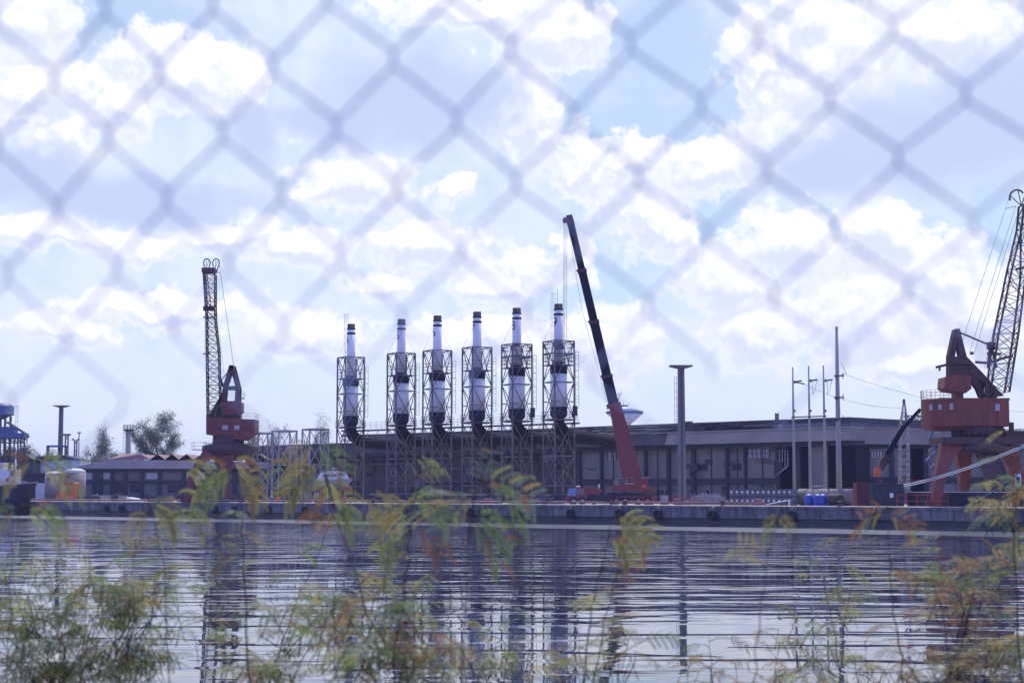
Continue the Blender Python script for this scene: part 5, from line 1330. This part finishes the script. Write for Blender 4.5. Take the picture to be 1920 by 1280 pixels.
# scrap and stacked steel at the feet of the chimneys
labs = ['stack of dark steel plates in front of chimney five', 'stack of dark steel beams in front of chimney seven', 'stack of dark steel beams below chimney nine', 'pile of dark scrap under the left crane', 'pile of dark scrap right of the left crane']
for (x, o, ln, lb) in ((730, 9, 11, labs[0]), (880, 9, 13, labs[1]), (1015, 10, 9, labs[2]), (385, 10, 9, labs[3]), (455, 10, 6, labs[4])):
    rr = random.Random(int(x)); m = MB()
    for i in range(42):
        l = rr.uniform(.25, .9) * ln; m.box((rr.uniform(-1, 1) * (ln - l) / 2, rr.uniform(-.8, .8), .1 + 1.5 * rr.random() ** 1.3), (l, rr.uniform(.15, .6), rr.uniform(.05, .22)), rr.choice((0, 0, 0, 1, 2)), rr.uniform(-.07, .07))
    for i in range(10): m.box((rr.uniform(-.5, .5) * ln, rr.uniform(-.6, .6), .4), (rr.uniform(.3, .9), .7, .8), rr.choice((0, 2)), rr.uniform(0, 3))
    single('steel_stack', m, [steel_d, concrete_top, navy], lb, 'steel stack', Q(x, o), QANG, 'stacks of steel and scrap on the quay')
# long dark wall on the right, crate, white frame, mooring ropes
A = Q(1702, 6.2); B = Q(2010, 6.2); d = (B - A); ln = d.length
t = thing('low_wall', 'long low dark wall with pale top edge under the right crane', 'wall', A, math.atan2(d.y, d.x))
m = MB(); m.bx(0, ln, 0, .5, 0, 1.78)
for i in range(int(ln / 2.4)): m.bx(i * 2.4 + .5, i * 2.4 + .8, -.12, 0, 0, 1.7)
m.build('wall', navy, t); m = MB(); m.bx(-.1, ln, -.18, .6, 1.782, 1.86); m.build('coping', white_p, t)
O = Q(1888, 2.4); t = thing('crate', 'small yellow wooden crate on the quay at the right edge', 'crate', O, -.2)
m = MB(); m.bx(-.5, .5, -.4, .4, .1, .8); m.build('box', wood_y, t); m = MB()
for x in (-.45, 0, .45): m.bx(x - .06, x + .06, -.43, -.402, .1, .8)
m.bx(-.5, .5, -.35, .35, 0, .098); m.build('batten', white_p, t)
O = Q(1910, 5.4); t = thing('sign_board', 'white framed board standing at the far right edge', 'board', O)
z = lambda y: P(1910, y, O.y).z - QZ
m = MB(); m.bx(-.35, .35, -.05, .05, z(914), z(888)); m.build('board', white_p, t); m = MB(); m.bx(-.22, .2, -.08, -.052, z(906), z(893)); m.build('panel', navy, t)
m = MB(); m.bar((0, .1, 0), (0, .1, z(900)), .1); m.build('post', steel_d, t)
for pa, pb, r, lb in (((1682, 911, 226.), (1935, 828, 170.), .075, 'upper of the two pale mooring ropes sloping up to the right'), ((1680, 915, 225.), (1935, 832, 169.), .075, 'lower of the two pale mooring ropes sloping up to the right'),
                  ((1800, 952, 205.), (1935, 866, 160.), .06, 'slack dark rope left of the white framed board'), ((1808, 954, 204.), (1935, 838, 165.), .045, 'thin blue rope rising steeply to the right edge')):
    A = P(*pa); B = P(*pb); m = MB(); m.tube([(B - A) * (i / 12) - Vector((0, 0, .5 * 4 * (i / 12) * (1 - i / 12))) for i in range(13)], r, 6)
    single('mooring_rope', m, rope_m if r > .07 else mat('blue_rope', (.12, .17, .28), .8), lb, 'rope', A, 0, 'mooring ropes at the right')
# white pipe lying on the quay by the tanks
O = Q(1435, 4); m = MB(); m.tube([(0, 0, .2), (3.2, .4, .75)], .06, 8); m.box((3.2, .4, .35), (.2, .2, .7)); single('hose_boom', m, white_p, 'thin white pipe propped in front of the stacked grey tanks', 'pipe', O)
# left quay: truck, car, dinghy, pallets
def truck():
    O = Q(130, 5); D = O.y; lp = lambda X, Y: P(X, Y, D) - O; X = lambda x: lp(x, 920).x; Z = lambda y: lp(130, y).z
    t = thing('truck', 'orange bonneted truck parked in front of the taller silo', 'truck', O)
    m = MB(); m.prism([(X(107), Z(936)), (X(147), Z(936)), (X(146.5), Z(906)), (X(140), Z(903.5)), (X(124), Z(904.5)), (X(117.5), Z(919)), (X(109), Z(926))], -1.2, 1.2); c = m.build('cab', orange_p, t)
    m = MB(); m.prism([(X(118.4), Z(919)), (X(127), Z(919)), (X(128), Z(910)), (X(122.5), Z(910))], -1.26, -1.202); m.build('windscreen', pale_glass, c)
    m = MB(); m.prism([(X(128.5), Z(917)), (X(136), Z(916)), (X(136), Z(910.5)), (X(129.5), Z(910.5))], -1.26, -1.203); m.build('side_window', glass, c)
    m = MB(); m.bx(X(147.2), X(172), -1.1, 1.1, Z(933), Z(930)); m.build('flatbed', steel_d, t)
    for x in (114, 150, 166):
        for e in (-1., 1.): m = MB(); m.tube([(X(x), e - .18, .48), (X(x), e + .18, .48)], .48, 16); m.build('wheel', rubber, t)
    m = MB(); m.tube([(X(149), -.8, Z(932)), (X(149), -.8, Z(915))], .12, 8); m.build('exhaust_pipe', steel_d, t)
truck()
def car():
    O = Q(178, 4); D = O.y; lp = lambda X, Y: P(X, Y, D) - O; X = lambda x: lp(x, 930).x; Z = lambda y: lp(178, y).z
    t = thing('parked_car', 'dark car parked on the quay right of the orange truck', 'car', O)
    m = MB(); m.prism([(X(166), .25), (X(190), .25), (X(190.5), .8), (X(188), .95), (X(185), 1.0), (X(181), 1.42), (X(172.5), 1.42), (X(169), .95), (X(166), .85)], -.8, .8); b2 = m.build('body', navy, t)
    m = MB(); m.prism([(X(170.8), .98), (X(183.5), 1.0), (X(180.6), 1.36), (X(173), 1.36)], -.84, -.802); m.build('window', glass, b2)
    for x in (171, 186):
        for e in (-.75, .75): m = MB(); m.tube([(X(x), e - .1, .32), (X(x), e + .1, .32)], .32, 14); m.build('wheel', rubber, t)
car()
O = Q(252, 4); t = thing('dinghy', 'white dinghy lying upside down on the quay left of the left crane', 'boat', O, QANG * .5)
m = MB(); n = 10; vs = []
for i in range(n + 1):
    q = i / n; wd = .75 * math.sin(PI * min(1, .12 + q * .62)) * (1 if q < .75 else 1 - (q - .75) * 3.2) + .02; hh = .8 * (1 - .5 * q * q)
    for j in range(7): an = PI * j / 6; vs.append((-1.6 + 3.2 * q, -wd * math.cos(an), .1 + hh * math.sin(an)))
fs = [(i * 7 + j, i * 7 + j + 1, (i + 1) * 7 + j + 1, (i + 1) * 7 + j) for i in range(n) for j in range(6)] + [tuple(range(7)), tuple(range(n * 7 + 6, n * 7 - 1, -1))]
m.add(vs, fs, 0, True); m.build('hull', white_p, t); m = MB(); m.bar((-1.5, 0, .92), (1.5, 0, .55), .08); m.build('keel', steel_d, t)
for x, wd, lb in ((157, 1.5, 'red trestle on the quay between the truck and the dark car'),):
    O = Q(x, 3.6); m = MB(); m.bx(-.7, .7, -.1, .1, .5, .62)
    for sx_ in (-.6, .6):
        for e in (-.3, .3): m.bar((sx_, e, 0), (sx_, 0, .5), .09)
    single('trestle', m, red_p, lb, 'trestle', O)
for x, wd, h, mm, lb in ((200, 1.9, 1.1, steel, 'grey crate right of the dark car'), (216, 1.2, .95, darkgrey, 'dark crate in the middle of the crate row by the dinghy'), (231, 1.3, 1.0, concrete_top, 'pale crate left of the white dinghy'), (300, 5, .9, crane_dark, 'long dark skip left of the left crane leg'), (345, 2.4, 1.1, darkgrey, 'dark skip right beside the left crane leg')):
    O = Q(x, 5); t = thing('skip' if 'skip' in lb else 'storage_crate', lb, 'skip' if 'skip' in lb else 'crate', O, QANG * .5)
    m = MB(); m.add([(-wd / 2 * .9, -.6, 0), (wd / 2 * .9, -.6, 0), (wd / 2 * .9, .6, 0), (-wd / 2 * .9, .6, 0), (-wd / 2, -.7, h), (wd / 2, -.7, h), (wd / 2, .7, h), (-wd / 2, .7, h)], [(3, 2, 1, 0), (4, 5, 6, 7), (0, 1, 5, 4), (1, 2, 6, 5), (2, 3, 7, 6), (3, 0, 4, 7)]); m.build('body', mm, t)
    m = MB(); m.bx(-wd / 2 - .05, wd / 2 + .05, -.76, .76, h + .003, h + .1); m.build('rim', mm, t)

# ------------------------------------------------------------------ chain link fence, close to the lens
FD = .90
fx = [-530, -425, -320, -215, -112, -8, 95, 198, 300, 405, 511, 622, 733, 848, 960, 1076, 1187, 1306, 1428, 1550, 1677, 1810, 1945, 2080, 2215, 2350, 2490]
fr_ = random.Random(33)
def fnode(i, k):
    x = fx[i]; y = 97 - .055 * (x - 960) + k * 122
    x += .05 * (y - 100); jr = random.Random(i * 97 + k * 13 + 5)
    return x + jr.uniform(-5, 5), y + jr.uniform(-6, 6)
O = P(960, 400, FD); O.z = 2.3
t = thing('chain_link_fence', 'blurred chain link fence with a torn lower edge close to the lens', 'fence', O)
mw = MB(); rad_ = .00098
for i in range(len(fx) - 1):
    pts = []; rs = []
    kmax = 5 + ((i * 7) % 3 == 0) - (i % 5 == 2)
    for k in range(-7, kmax + 1):
        par = (k + i) % 2             # node on this wire's left or right column
        # nodes sit where column parity equals row parity
        col = i if (i + k) % 2 == 0 else i + 1
        x, y = fnode(col, k)
        e = .0016 if col == i else -.0016
        for dy in (-14, 14):
            q = P(x + (1.6 if col == i else -1.6), y + dy, FD) - O; pts.append((q.x, q.y + e * (1 if dy < 0 else -1), q.z))
            rs.append(rad_ if y < 330 else max(.0006, rad_ - (y - 330) / 400 * .0004))
    mw.tube(pts, rs, 6)
mw.build('wire_mesh', wire_m, t)
top = P(960, 97 - 7 * 122, FD).z - O.z
for x in (P(-560, 0, FD).x, P(2520, 0, FD).x):
    m = MB(); m.tube([(x, .03, -.2), (x, .03, top + .05)], .024, 12); m.lathe([(.026, 0), (.026, .02), (.002, .045)], (x, .03, top + .05), 12); m.build('post', steel, t)
m = MB(); m.tube([(P(-560, 0, FD).x, .03, top + .02), (P(2520, 0, FD).x, .03, top + .02)], .017, 10); m.build('top_rail', steel, t)

# ------------------------------------------------------------------ shrubs on the near bank
def frond(mf, base, d, size, droop, hue, rr, npin=5, flat=None):
    """a twice-divided feathery leaf: curved rachis, pairs of hanging pinnae, small leaflets"""
    d = Vector(d).normalized(); p = Vector(base); L_ = .135 * size * rr.uniform(.9, 1.1)
    side0 = d.cross(Vector((0, 0, 1) if flat is None else (0, 1, .2)))
    if side0.length < .2: side0 = d.cross(Vector((0, 1, 0)))
    side0.normalize(); tw = rr.uniform(-.8, .8) if flat is None else flat
    side0 = (side0 * math.cos(tw) + d.cross(side0) * math.sin(tw)).normalized()
    pts = [p.copy()]; n = npin + 1; dd = d.copy()
    for i in range(n):
        dd = (dd + Vector((0, 0, -droop * .07))).normalized(); p = p + dd * L_ / n; pts.append(p.copy())
    mf.tube(pts, [.0011 * (1 - .6 * i / n) for i in range(n + 1)], 4, 0, False)
    for i in range(1, n + 1):
        q = pts[i]; ax = (pts[i] - pts[i - 1]).normalized()
        for sg in (-1, 1):
            if rr.random() < .07: continue
            pl = .078 * size * rr.uniform(.7, 1.1) * (1 - .3 * abs(i / n - .5))
            pd = (side0 * sg * .85 + ax * rr.uniform(.45, .8)).normalized(); nl = int(7 + pl * 110); pp = q.copy(); c = hue if rr.random() < .8 else rr.randint(1, 5)
            up_ = ax.cross(pd)
            if up_.length < .05: continue
            up_.normalize(); fold = rr.uniform(-.5, .3)
            for j in range(nl):
                pd = (pd + Vector((0, 0, -.03 - droop * .022))).normalized(); pp = pp + pd * pl / nl
                wv = pd.cross(up_).normalized(); ll = .0105 * size * (1 - .5 * j / nl)
                for s2 in (-1, 1):
                    o = (wv * s2 * .85 + pd * .6 + up_ * (fold + rr.uniform(-.2, .2))).normalized() * ll; w2 = pd * .0024 * size
                    mf.add([pp - w2, pp + o * .55 - w2 * 1.2, pp + o, pp + o * .55 + w2 * 1.3], [(0, 1, 2, 3)], c)
# leaf colour slots: 1 green, 2 olive, 3 yellow, 4 rust, 5 blue green
LM = [stem_m, lf_green, lf_olive, lf_yellow, lf_rust, lf_dark]
def hue_pick(rr, wts): return rr.choices((1, 2, 3, 4, 5), wts)[0]
G_ = (5, 3, .9, .5, 4); Y_ = (4, 4, 2, 1, 3); R_ = (1.5, 2, 2.5, 4, 1.5)
SH = []
def shrub(label, stems, D, hues, nf, size=1., seed=1, extra=(), clump=None, span=(0, .75)):
    """stems: lists of photo positions from the tip down, r0 the stem radius; extra: placed fronds (x, y, dirx, diry, size, hue, droop)"""
    D *= 2.1; size *= .80
    rr = random.Random(seed); x0 = stems[0][-1][0]
    O = P(x0, 1280, D); O.z = 2.3
    t = thing('shrub', label, 'shrub', O, 0, 'feathery shrubs on the near bank')
    ms = MB(); mf = MB()
    for st in stems:
        pts = [P(x, y, D + rr.uniform(-.05, .05)) - O for x, y in st]
        pts.append(Vector((pts[-1].x * .6, pts[-1].y, 0))); n = len(pts)
        fine = []
        for a, b3 in zip(pts, pts[1:]):
            for k in range(4): fine.append(a.lerp(b3, k / 4) + Vector((rr.gauss(0, .003), rr.gauss(0, .003), 0)))
        fine.append(pts[-1]); ln = len(fine)
        tk = .45 if seed in (104, 106, 109, 115, 116) else .8
        ms.tube(fine, [(.0009 + .0030 * min(1, i / ln)) * tk for i in range(ln)], 6)
        vis = [p for p in fine if p.z > .0]
        for k in range(nf):
            q = span[0] + (span[1] - span[0]) * (k + rr.random()) / nf
            f = q * (len(pts) - 2) * 4; i = min(int(f), ln - 2); base = fine[i].lerp(fine[i + 1], f - i)
            an = rr.uniform(0, 2 * PI); d = Vector((math.cos(an), math.sin(an) * .8, rr.uniform(-.1, .75)))
            if rr.random() < .45:      # a side twig first
                e = base + d.normalized() * rr.uniform(.04, .12) * size; ms.tube([base, base.lerp(e, .5) + Vector((0, 0, .008)), e], [.0015, .0012, .001], 4); base = e
            frond(mf, base, d, size * rr.uniform(.65, 1.15), rr.uniform(.5, 2.6), hue_pick(rr, hues), rr)
    if clump:
        for (cx, cy, rx, ry, cn) in clump:
            cn = int(cn * 1.25)
            root = P(cx, min(1330, cy + ry * 1.2), D) - O
            for k in range(cn):
                a = P(cx + rr.gauss(0, rx * .5), cy + rr.gauss(0, ry * .5), D + rr.uniform(-.25, .25)) - O
                an = rr.uniform(0, 2 * PI); d = Vector((math.cos(an), math.sin(an) * .8, rr.uniform(-.2, .8)))
                if k % 5 == 0: ms.tube([root + Vector((rr.uniform(-.06, .06), 0, 0)), root.lerp(a, .5) + Vector((rr.uniform(-.05, .05), 0, .02)), a], [.002, .0016, .001], 5)
                else:
                    e = a - Vector((rr.uniform(-.05, .05), 0, .08)); ms.tube([e, a], [.0013, .001], 4)
                frond(mf, a, d, size * rr.uniform(.65, 1.15), rr.uniform(.4, 2.4), hue_pick(rr, hues), rr)
    for (x, y, dx, dy, sz, hue, dr_) in extra:
        if len(extra) > 4 and rr.random() < .22: continue
        a = P(x, y, D) - O
        near = min((q for st in stems for q in st), key=lambda q: (q[0] - x) ** 2 + (q[1] - y) ** 2); nb = P(near[0], near[1], D) - O
        ms.tube([nb, nb.lerp(a, .5) + Vector((0, .01, .01)), a], [.002, .0016, .0012], 5)
        frond(mf, a, Vector((dx, rr.uniform(-.35, .35), -dy)), sz * .74, dr_, hue, rr, 5, rr.uniform(-.5, .5))
    ms.build('stem', stem_m, t); mf.build('foliage', LM, t)
shrub('dense green feathery shrub filling the lower left corner', [[(255, 1010), (245, 1100), (235, 1290)], [(170, 1010), (165, 1120), (150, 1290)], [(60, 1040), (50, 1150), (35, 1290)], [(300, 1060), (280, 1170), (250, 1290)]], 2.9, G_, 9, 1.0, 101,
      clump=[(110, 1190, 150, 110, 90), (230, 1130, 110, 90, 46), (60, 1110, 80, 70, 16), (250, 1230, 100, 60, 34), (60, 1260, 120, 40, 34)])
shrub('tall thin shrub stem in front of the left crane with drooping yellow green top', [[(420, 845), (440, 880), (452, 950), (458, 1040), (461, 1150), (470, 1290)]], 2.1, (3, 5, 3, 1, 2), 5, .85, 102,
      extra=[(438, 875, -1, -.2, 1.25, 2, 4), (440, 880, -.9, .15, 1.2, 1, 4), (432, 862, 1, 0, 1.15, 3, 5), (442, 890, .9, .2, 1.0, 3, 5), (450, 930, -1, .2, .9, 2, 4), (455, 1040, -1, -.3, .9, 5, 3.5), (458, 1120, -.9, .1, 1., 2, 3), (459, 1090, -1, -.2, .9, 1, 4)], span=(.4, .85))
shrub('leaning dark stem shrub right of the left crane with ochre leaves', [[(625, 950), (600, 1030), (560, 1120), (530, 1200), (500, 1290)], [(640, 1120), (590, 1190), (540, 1290)]], 2.7, Y_, 10, .9, 103, clump=[(540, 1160, 70, 60, 20), (500, 1250, 90, 40, 26), (640, 1150, 60, 50, 14)])
shrub('shrub with yellow fronds rising over the white yacht', [[(590, 815), (598, 850), (612, 900), (640, 1000), (690, 1150), (715, 1290)]], 2.0, Y_, 3, .9, 104,
      extra=[(594, 830, -1, .25, 1.0, 3, 2.5), (592, 830, 1, .35, 1.0, 1, 3), (600, 860, -1, .4, 1.1, 3, 3), (600, 850, 1, -.1, 1.1, 2, 3), (606, 880, -1, .1, 1.2, 2, 3), (612, 900, 1, .3, 1., 2, 4), (615, 905, -.8, .5, .9, 4, 4), (625, 950, .9, .3, .9, 1, 4)], span=(.3, .6))
shrub('dark thick stemmed shrub left of centre with green and orange fronds', [[(783, 850), (775, 920), (768, 1000), (758, 1100), (745, 1200), (735, 1290)], [(826, 1080), (800, 1140), (765, 1210), (745, 1290)]], 2.3, (4, 4, 2, 2, 2), 9, 1.0, 105,
      extra=[(770, 935, -1, .1, 1.2, 2, 3), (772, 925, 1, .05, 1.25, 1, 3.5), (768, 965, -1, .3, 1.3, 2, 3), (768, 950, -.8, -.3, 1.1, 3, 3), (768, 970, 1, .4, 1.2, 4, 3), (770, 940, .9, -.25, 1.15, 1, 3), (764, 1000, -1, .5, 1., 1, 3), (750, 1150, .5, .6, .9, 4, 2), (748, 1170, .4, .8, .8, 4, 2), (775, 900, .5, -.8, .8, 2, 3)],
      clump=[(690, 1215, 100, 60, 22), (800, 1235, 90, 50, 18), (690, 1130, 70, 60, 12), (770, 1120, 50, 60, 7)], span=(.25, .95))
shrub('bluish green shrub tip in front of chimneys seven and eight', [[(918, 880), (905, 905), (890, 930), (880, 1010), (872, 1150), (860, 1290)]], 1.8, (4, 1, .3, 0, 4), 2, .9, 106,
      extra=[(905, 900, 1, -.15, 1.1, 5, 2), (900, 910, 1, .1, 1.2, 1, 2.5), (895, 920, -1, -.1, 1., 5, 3), (890, 925, -.9, .3, 1., 5, 3), (900, 905, .2, -1, .7, 5, 2), (885, 960, 1, 0, 1.1, 1, 4), (880, 975, 1, .2, 1.1, 1, 5)], span=(.4, .5))
shrub('shrub with a hanging green tip over the water right of centre', [[(1150, 955), (1140, 1010), (1122, 1080), (1108, 1160), (1092, 1290)], [(1170, 1040), (1148, 1110), (1130, 1180), (1110, 1290)]], 2.4, (4, 4, 2, 1, 2), 6, .85, 107,
      extra=[(1143, 1000, 1, .2, 1.1, 2, 5), (1143, 1005, 1, .3, 1., 2, 4), (1140, 1012, -1, .35, 1., 1, 5), (1150, 965, 1, -.05, 1.3, 2, 3), (1150, 975, 1, .05, 1.2, 3, 3.5)], clump=[(1060, 1240, 60, 40, 9), (1170, 1220, 60, 50, 9)], span=(.35, .95))
shrub('ochre leaved low shrub at the bottom between the centre stems', [[(960, 1120), (955, 1200), (945, 1290)], [(1000, 1180), (980, 1290)], [(880, 1160), (890, 1290)]], 3.3, Y_, 6, .8, 108, clump=[(930, 1235, 100, 45, 24)])
shrub('light green shrub leaf spray low in front of the quay wall at right', [[(1470, 960), (1455, 985), (1440, 1040), (1425, 1150), (1410, 1290)]], 1.7, (2, 5, 3, .5, .5), 1, .75, 109, extra=[(1460, 966, -1, .1, .5, 2, 4), (1458, 968, 1, .1, .45, 2, 4), (1456, 972, -.6, .6, .45, 1, 4), (1440, 1040, -.8, -.6, .7, 3, 2)], span=(.5, .6))
shrub('thin green shrub below the three thin poles', [[(1528, 1030), (1545, 1090), (1560, 1160), (1575, 1290)], [(1600, 1080), (1582, 1170), (1575, 1290)]], 3.0, (4, 3, 1, 1, 4), 11, .85, 110, clump=[(1510, 1190, 80, 60, 10), (1580, 1240, 60, 40, 8)])
shrub('bare dark stem shrub rising before the dark container with few rusty leaves', [[(1664, 950), (1668, 1040), (1675, 1130), (1685, 1210), (1695, 1290)]], 2.2, R_, 5, .8, 111, extra=[(1664, 960, -1, -.2, 1., 4, 3), (1664, 965, 1, -.1, .9, 4, 3), (1670, 1060, 1, .3, .8, 4, 3)], span=(.2, .9))
shrub('rusty orange shrub in the lower right below the big crane', [[(1800, 1000), (1815, 1090), (1805, 1180), (1790, 1290)], [(1740, 1060), (1770, 1150), (1785, 1290)], [(1860, 1030), (1840, 1120), (1810, 1290)]], 2.7, R_, 8, .95, 112, clump=[(1800, 1110, 80, 80, 22), (1770, 1250, 110, 40, 30), (1860, 1220, 60, 60, 14)])
shrub('dark green shrub at the right edge reaching over the quay', [[(1915, 830), (1905, 900), (1900, 980), (1905, 1100), (1915, 1290)], [(1960, 880), (1945, 1000), (1935, 1290)]], 2.4, (4, 3, 3, 2, 2), 9, 1.05, 113, clump=[(1890, 950, 40, 40, 10), (1900, 1040, 40, 60, 7), (1905, 1230, 50, 60, 8)])
shrub('low rusty shrub along the bottom edge right of centre', [[(1330, 1190), (1335, 1290)], [(1460, 1200), (1450, 1290)], [(1620, 1200), (1630, 1290)]], 3.4, R_, 5, .85, 114, clump=[(1450, 1265, 90, 30, 18), (1640, 1260, 80, 30, 16), (1320, 1250, 60, 30, 9)])
shrub('pale ochre shrub tips at the left in front of the tug', [[(75, 855), (60, 880), (40, 960), (20, 1100), (10, 1290)]], 1.9, (4, 4, 3, 1, 1), 2, .95, 115, extra=[(70, 862, 1, -.2, 1.25, 1, 3), (68, 866, 1, .0, 1.1, 2, 3), (66, 862, -1, -.1, 1., 3, 4), (45, 945, 1, -.15, 1.2, 1, 3), (42, 955, 1, .1, 1.1, 2, 3), (40, 950, -1, .1, .9, 1, 3)], span=(.5, .9))
shrub('ochre shrub tip hanging in front of the dinghy and crane leg', [[(275, 930), (280, 955), (300, 1010), (310, 1100), (320, 1290)]], 2.0, Y_, 3, .85, 116, extra=[(278, 940, -1, .05, 1.1, 3, 3), (279, 945, 1, .15, 1.1, 2, 4), (278, 938, 1, -.2, 1., 3, 5), (283, 960, -1, .3, .8, 3, 4), (345, 955, 1, .1, .8, 3, 5)], span=(.3, .9))
shrub('sparse olive shrub between the left crane stem and the leaning stem', [[(400, 1010), (395, 1100), (385, 1290)], [(430, 1100), (415, 1290)]], 3.2, G_, 6, .85, 117, clump=[(400, 1120, 40, 50, 6), (430, 1240, 60, 40, 8)])

# ------------------------------------------------------------------ haze
hz = bpy.data.materials.new('haze'); hz.use_nodes = True
nt = hz.node_tree; nt.nodes.clear()
pv = nt.nodes.new('ShaderNodeVolumePrincipled'); pv.inputs['Color'].default_value = (.40, .46, 1.0, 1); pv.inputs['Density'].default_value = .00016; pv.inputs['Anisotropy'].default_value = .2
om = nt.nodes.new('ShaderNodeOutputMaterial'); nt.links.new(pv.outputs[0], om.inputs['Volume'])
HAZE = True
if HAZE:
    mb = MB(); mb.bx(-1600, 1600, -250, 4500, -3.2, 60); o = mb.build('haze', hz); o['kind'] = 'stuff'; tag(o, 'pale bluish haze over the harbour', 'haze')
